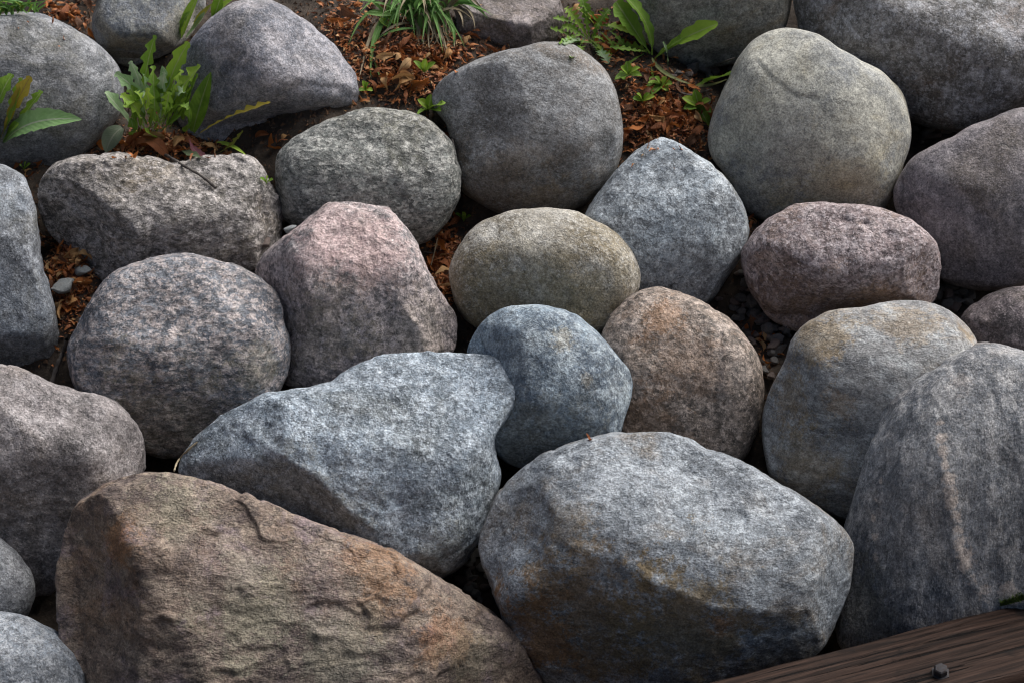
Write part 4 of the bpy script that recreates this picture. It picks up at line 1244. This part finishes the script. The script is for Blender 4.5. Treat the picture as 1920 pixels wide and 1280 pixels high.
def dry_leaf(px, py, size_px, k, label, group, lift=.006, tilt=.8):
    P, N_, ob = hit(px, py)
    if P is None:
        return None
    o = link('dry_leaf', DRY[k])
    sz = size_px * np.linalg.norm(P - CAMP) / FPX
    nv = Vector(N_) * .6 + Vector((0, -.25, .6)) + Vector((rnd.gauss(0, tilt), rnd.gauss(0, tilt), rnd.gauss(0, tilt))) * .5
    qt = nv.to_track_quat('Z', 'Y') @ Matrix.Rotation(rnd.uniform(0, 6.28), 3, 'Z').to_quaternion()
    o.rotation_mode = 'QUATERNION'
    o.rotation_quaternion = qt
    o.scale = (sz, sz, sz)
    o.location = Vector(P) + Vector((0, 0, lift))
    if label.startswith('curled dry leaf') or label.startswith('dry leaf'):
        hue = ('orange', 'russet', 'orange', 'tan', 'russet', 'dark brown', 'orange', 'russet')[k % 8]
        label = ('small ' if size_px < 22 else 'large ' if size_px > 36 else '') + label.replace('dry leaf', hue + ' dry leaf', 1)
    tag(o, label, 'dry leaf', group)
    return o


for (cx_, cy_, rx_, ry_, ang, n_, lab, grp) in (
        (128, 525, 42, 100, 10, 62, 'curled dry leaf in the litter strip right of the slate grey boulder', 'dry leaves right of the slate grey boulder'),
        (120, 40, 55, 45, 20, 18, 'curled dry leaf at the top left beside the blue-grey boulder', 'dry leaves at the top left'),
        (790, 120, 120, 55, -8, 60, 'curled dry leaf on the soil below the grass tuft', 'dry leaves below the grass tuft'),
        (745, 168, 60, 16, 0, 14, 'curled dry leaf on the soil right of the lilac-grey boulder', 'dry leaves right of the lilac-grey boulder'),
        (1245, 225, 75, 60, 15, 85, 'curled dry leaf in the litter left of the pale buff boulder', 'dry leaves left of the pale buff boulder'),
        (1160, 90, 60, 60, 0, 18, 'curled dry leaf lying under the spreading dandelion rosette', 'dry leaves under the dandelion rosette'),
        (290, 278, 110, 22, 3, 26, 'curled dry leaf at the foot of the bushy dandelion', 'dry leaves under the bushy dandelion'),
        (835, 500, 28, 80, 5, 26, 'curled dry leaf in the gap left of the buff oval boulder', 'dry leaves left of the buff oval boulder'),
        (1440, 640, 40, 50, 0, 9, 'curled dry leaf in the gravel gap left of the ochre-stained boulder', 'dry leaves in the gravel gap'),
        (525, 285, 30, 25, -40, 6, 'dry leaf wedged between the lilac-grey and mottled boulders', 'dry leaves wedged beside the lilac-grey boulder'),
        (605, 720, 25, 14, 0, 6, 'dry leaf wedged behind the pale blue-grey nosed boulder', 'dry leaves behind the nosed boulder'),
        (1410, 425, 14, 30, 0, 6, 'dry leaf in the gap left of the dusky pink boulder', 'dry leaves left of the dusky pink boulder'),
        (20, 300, 40, 35, 0, 8, 'dry leaf at the foot of the small dandelion at the left edge', 'dry leaves at the left edge'),
        (640, 60, 50, 60, 0, 12, 'dry leaf scattered on bare soil right of the lilac-grey boulder', 'dry leaves scattered on the bare soil')):
    made, tries = 0, 0
    while made < n_ and tries < n_ * 15:
        tries += 1
        u_, v_ = rnd.gauss(0, .55), rnd.gauss(0, .55)
        ca, sa = math.cos(R(ang)), math.sin(R(ang))
        x_, y_ = cx_ + u_ * rx_ * ca - v_ * ry_ * sa, cy_ + u_ * rx_ * sa + v_ * ry_ * ca
        P, N_, ob = hit(x_, y_)
        if ob is None or not ob.name.startswith('ground'):
            continue
        dry_leaf(x_, y_, rnd.choice((17, 20, 24, 28, 34, 42)) * rnd.uniform(.85, 1.15), rnd.randrange(20), lab, grp, rnd.uniform(.002, .018))
        made += 1
for (x_, y_, sz, k, lab) in ((193, 283, 46, 0, 'looped orange dry leaf at the left foot of the bushy dandelion'),
                             (285, 290, 75, 4, 'long russet dry leaf on the back of the rough taupe boulder'),
                             (235, 296, 50, 2, 'orange dry leaf lying on the top left of the rough taupe boulder'),
                             (845, 262, 44, 1, 'russet dry leaf wedged left of the round grey-brown boulder'),
                             (1103, 824, 26, 1, 'orange dry leaf lying on top of the broad grey boulder'),
                             (62, 328, 34, 1, 'red-brown dry leaf above the slate grey boulder')):
    dry_leaf(x_, y_, sz, k, lab, None, .006, .2)
P, N_, ob = hit(375, 285)
mg = blade_mesh('fallen_leaf', at_depth(356, 262, P, .02) - P, at_depth(368, 285, P, .03) - P, at_depth(399, 303, P, .03) - P, .022, MAGENTA,
                -FWD * .6 + UPV * .6, .3, 6, .4, seed=77)
tag(link('fallen_leaf', mg, loc=P), 'magenta withered leaf at the right foot of the bushy dandelion', 'leaf')

# ------------------------------------------------------------------ fine litter crumbs, uncountable
rg = np.random.RandomState(21)
V, F = [], []
tetra = np.array([(1, 0, -.4), (-.5, .8, -.4), (-.5, -.8, -.4), (0, 0, .7)])
for (c, r_, h_) in BP:
    n_ = int(900 * (r_ / .15) ** 2 * (1 if h_ > .04 else .5))
    xy = rg.normal(size=(n_, 2)) * r_ * .75 + c[:2]
    z_ = ground_z(xy[:, 0], xy[:, 1])
    sz = rg.uniform(.001, .0045, n_)
    el = rg.uniform(.4, 1.8, (n_, 3))
    a_ = rg.uniform(0, 6.28, n_)
    for i in range(n_):
        t_ = tetra * el[i] * sz[i]
        ca, sa = math.cos(a_[i]), math.sin(a_[i])
        k = len(V)
        V += [(xy[i, 0] + p_[0] * ca - p_[1] * sa, xy[i, 1] + p_[0] * sa + p_[1] * ca, z_[i] + sz[i] * .3 + p_[2]) for p_ in t_]
        F += [(k, k + 1, k + 3), (k + 1, k + 2, k + 3), (k + 2, k, k + 3)]
FV, FF = [], []
for (x0, y0, rx_, ry_, n_) in ((128, 525, 48, 100, 1100), (790, 120, 150, 75, 1700), (1245, 225, 95, 75, 1700), (290, 278, 115, 28, 700), (835, 500, 30, 85, 600),
                               (120, 40, 60, 45, 240), (1160, 90, 60, 60, 240), (640, 60, 70, 70, 450), (1430, 640, 40, 60, 60)):
    for i in range(n_):
        P, N_, ob = hit(rg.normal(x0, rx_ * .55), rg.normal(y0, ry_ * .55))
        if ob is None or not (ob.name.startswith('ground') or (N_[2] > .75 and rg.rand() < .05)):
            continue
        m_ = DRY[rg.randint(20)]
        nv_ = len(m_.vertices)
        co = np.zeros(nv_ * 3, dtype=np.float32)
        m_.vertices.foreach_get('co', co)
        A_ = rg.normal(size=(3, 3))
        Q_, _ = np.linalg.qr(A_)
        co = co.reshape(-1, 3) * rg.uniform(.006, .019) * (1, 1, .6) @ (Q_ if rg.rand() < .4 else np.array([[Q_[0, 0], Q_[0, 1], 0], [-Q_[0, 1], Q_[0, 0], 0], [0, 0, 1]])) + P + (0, 0, rg.uniform(.001, .006))
        k = 50 * len(FV)
        FV.append(co)
        FF += [(k + r_ * 5 + c_, k + r_ * 5 + c_ + 1, k + r_ * 5 + c_ + 6, k + r_ * 5 + c_ + 5) for r_ in range(9) for c_ in range(4)]
q = NT('leaf_fragments')
c = q.mix(q.ramp(q.noise(q.mapping(8), 60, 3, .6), .35, .65), (0.17, 0.055, 0.022), (0.44, 0.16, 0.045))
c = q.mix(q.ramp(q.noise(q.mapping(9), 90, 3, .6), .56, .64), c, (0.50, 0.31, 0.14))
q.l(c, q.b.inputs['Base Color'])
q.b.inputs['Roughness'].default_value = .7
fr = link('leaf_fragments', mesh_np('leaf_fragments', np.concatenate(FV), FF, q.m))
tag(fr, 'crumbled orange-brown bits of dry leaves on the bank', 'leaf litter', kind='stuff')
q = NT('litter_crumbs')
c = q.mix(q.ramp(q.noise(q.mapping(8), 110, 3, .6), .35, .65), (0.035, 0.024, 0.017), (0.16, 0.085, 0.045))
c = q.mix(q.ramp(q.noise(q.mapping(9), 170, 3, .6), .6, .7), c, (0.24, 0.21, 0.18))
q.l(c, q.b.inputs['Base Color'])
q.b.inputs['Roughness'].default_value = .95
cr = link('litter', mesh_np('litter', V, F, q.m, False))
tag(cr, 'fine brown crumbs of soil and leaf litter on the bank', 'litter', kind='stuff')

# ------------------------------------------------------------------ moss between the streaked boulder and the timber
V, F = [], []
for i in range(900):
    x_ = rg.uniform(1876, 1950)
    P, N_, ob = hit(x_, 1139 - (x_ - 1862) * .25 - abs(rg.normal()) * (2 + (x_ - 1862) * .06))
    P = P - ray(x_, 1120) * .002
    dr = np.array([rg.normal() * .5, rg.normal() * .5 - .3, 1]) * rg.uniform(.003, .007)
    sd = np.array([rg.normal(), rg.normal(), 0]) * .0008
    k = len(V)
    V += [P - sd, P + sd, P + dr]
    F.append((k, k + 1, k + 2))
tag(link('moss', mesh_np('moss', V, F, plain_mat('moss_green', (0.05, 0.085, 0.012), (0.12, 0.17, 0.025), 200), False)),
    'green moss cushion between the streaked boulder and the timber', 'moss', kind='stuff')

# ------------------------------------------------------------------ unseen sandy sheet before the timber, added to bounce warm light onto the stones
px_, py_ = np.meshgrid(axis(.25, 4, 60), np.concatenate([-np.geomspace(1.9, 60, 40)[::-1], [-1.75, -1.62]]), indexing='ij')
pz_ = ground_z(px_.ravel(), py_.ravel())
pz_ = np.maximum(pz_, pz_.mean() * 0 + pz_) + .02
idx = np.arange(px_.size).reshape(px_.shape)
pf_ = np.stack([idx[:-1, :-1], idx[1:, :-1], idx[1:, 1:], idx[:-1, 1:]], -1).reshape(-1, 4)
q = NT('bounce_sand')
v = q.mapping(2)
c = q.mix(q.ramp(q.noise(v, 3, 9, .7), .35, .65), (0.30, 0.235, 0.165), (0.40, 0.32, 0.23))
c = q.mix(q.ramp(q.noise(v, 160, 4, .7), .5, .65), c, (0.24, 0.20, 0.16))
q.l(c, q.b.inputs['Base Color'])
q.b.inputs['Roughness'].default_value = .95
q.l(q.bump(q.noise(v, 200, 4, .7), .6, .005), q.b.inputs['Normal'])
bounce_sheet = link('bounce_sheet', mesh_np('bounce_sheet', np.stack([px_.ravel(), py_.ravel(), pz_], 1), pf_, q.m))
bounce_sheet['kind'] = 'structure'
bounce_sheet['label'] = 'unseen sandy sheet added in front of the timber to bounce warm light'
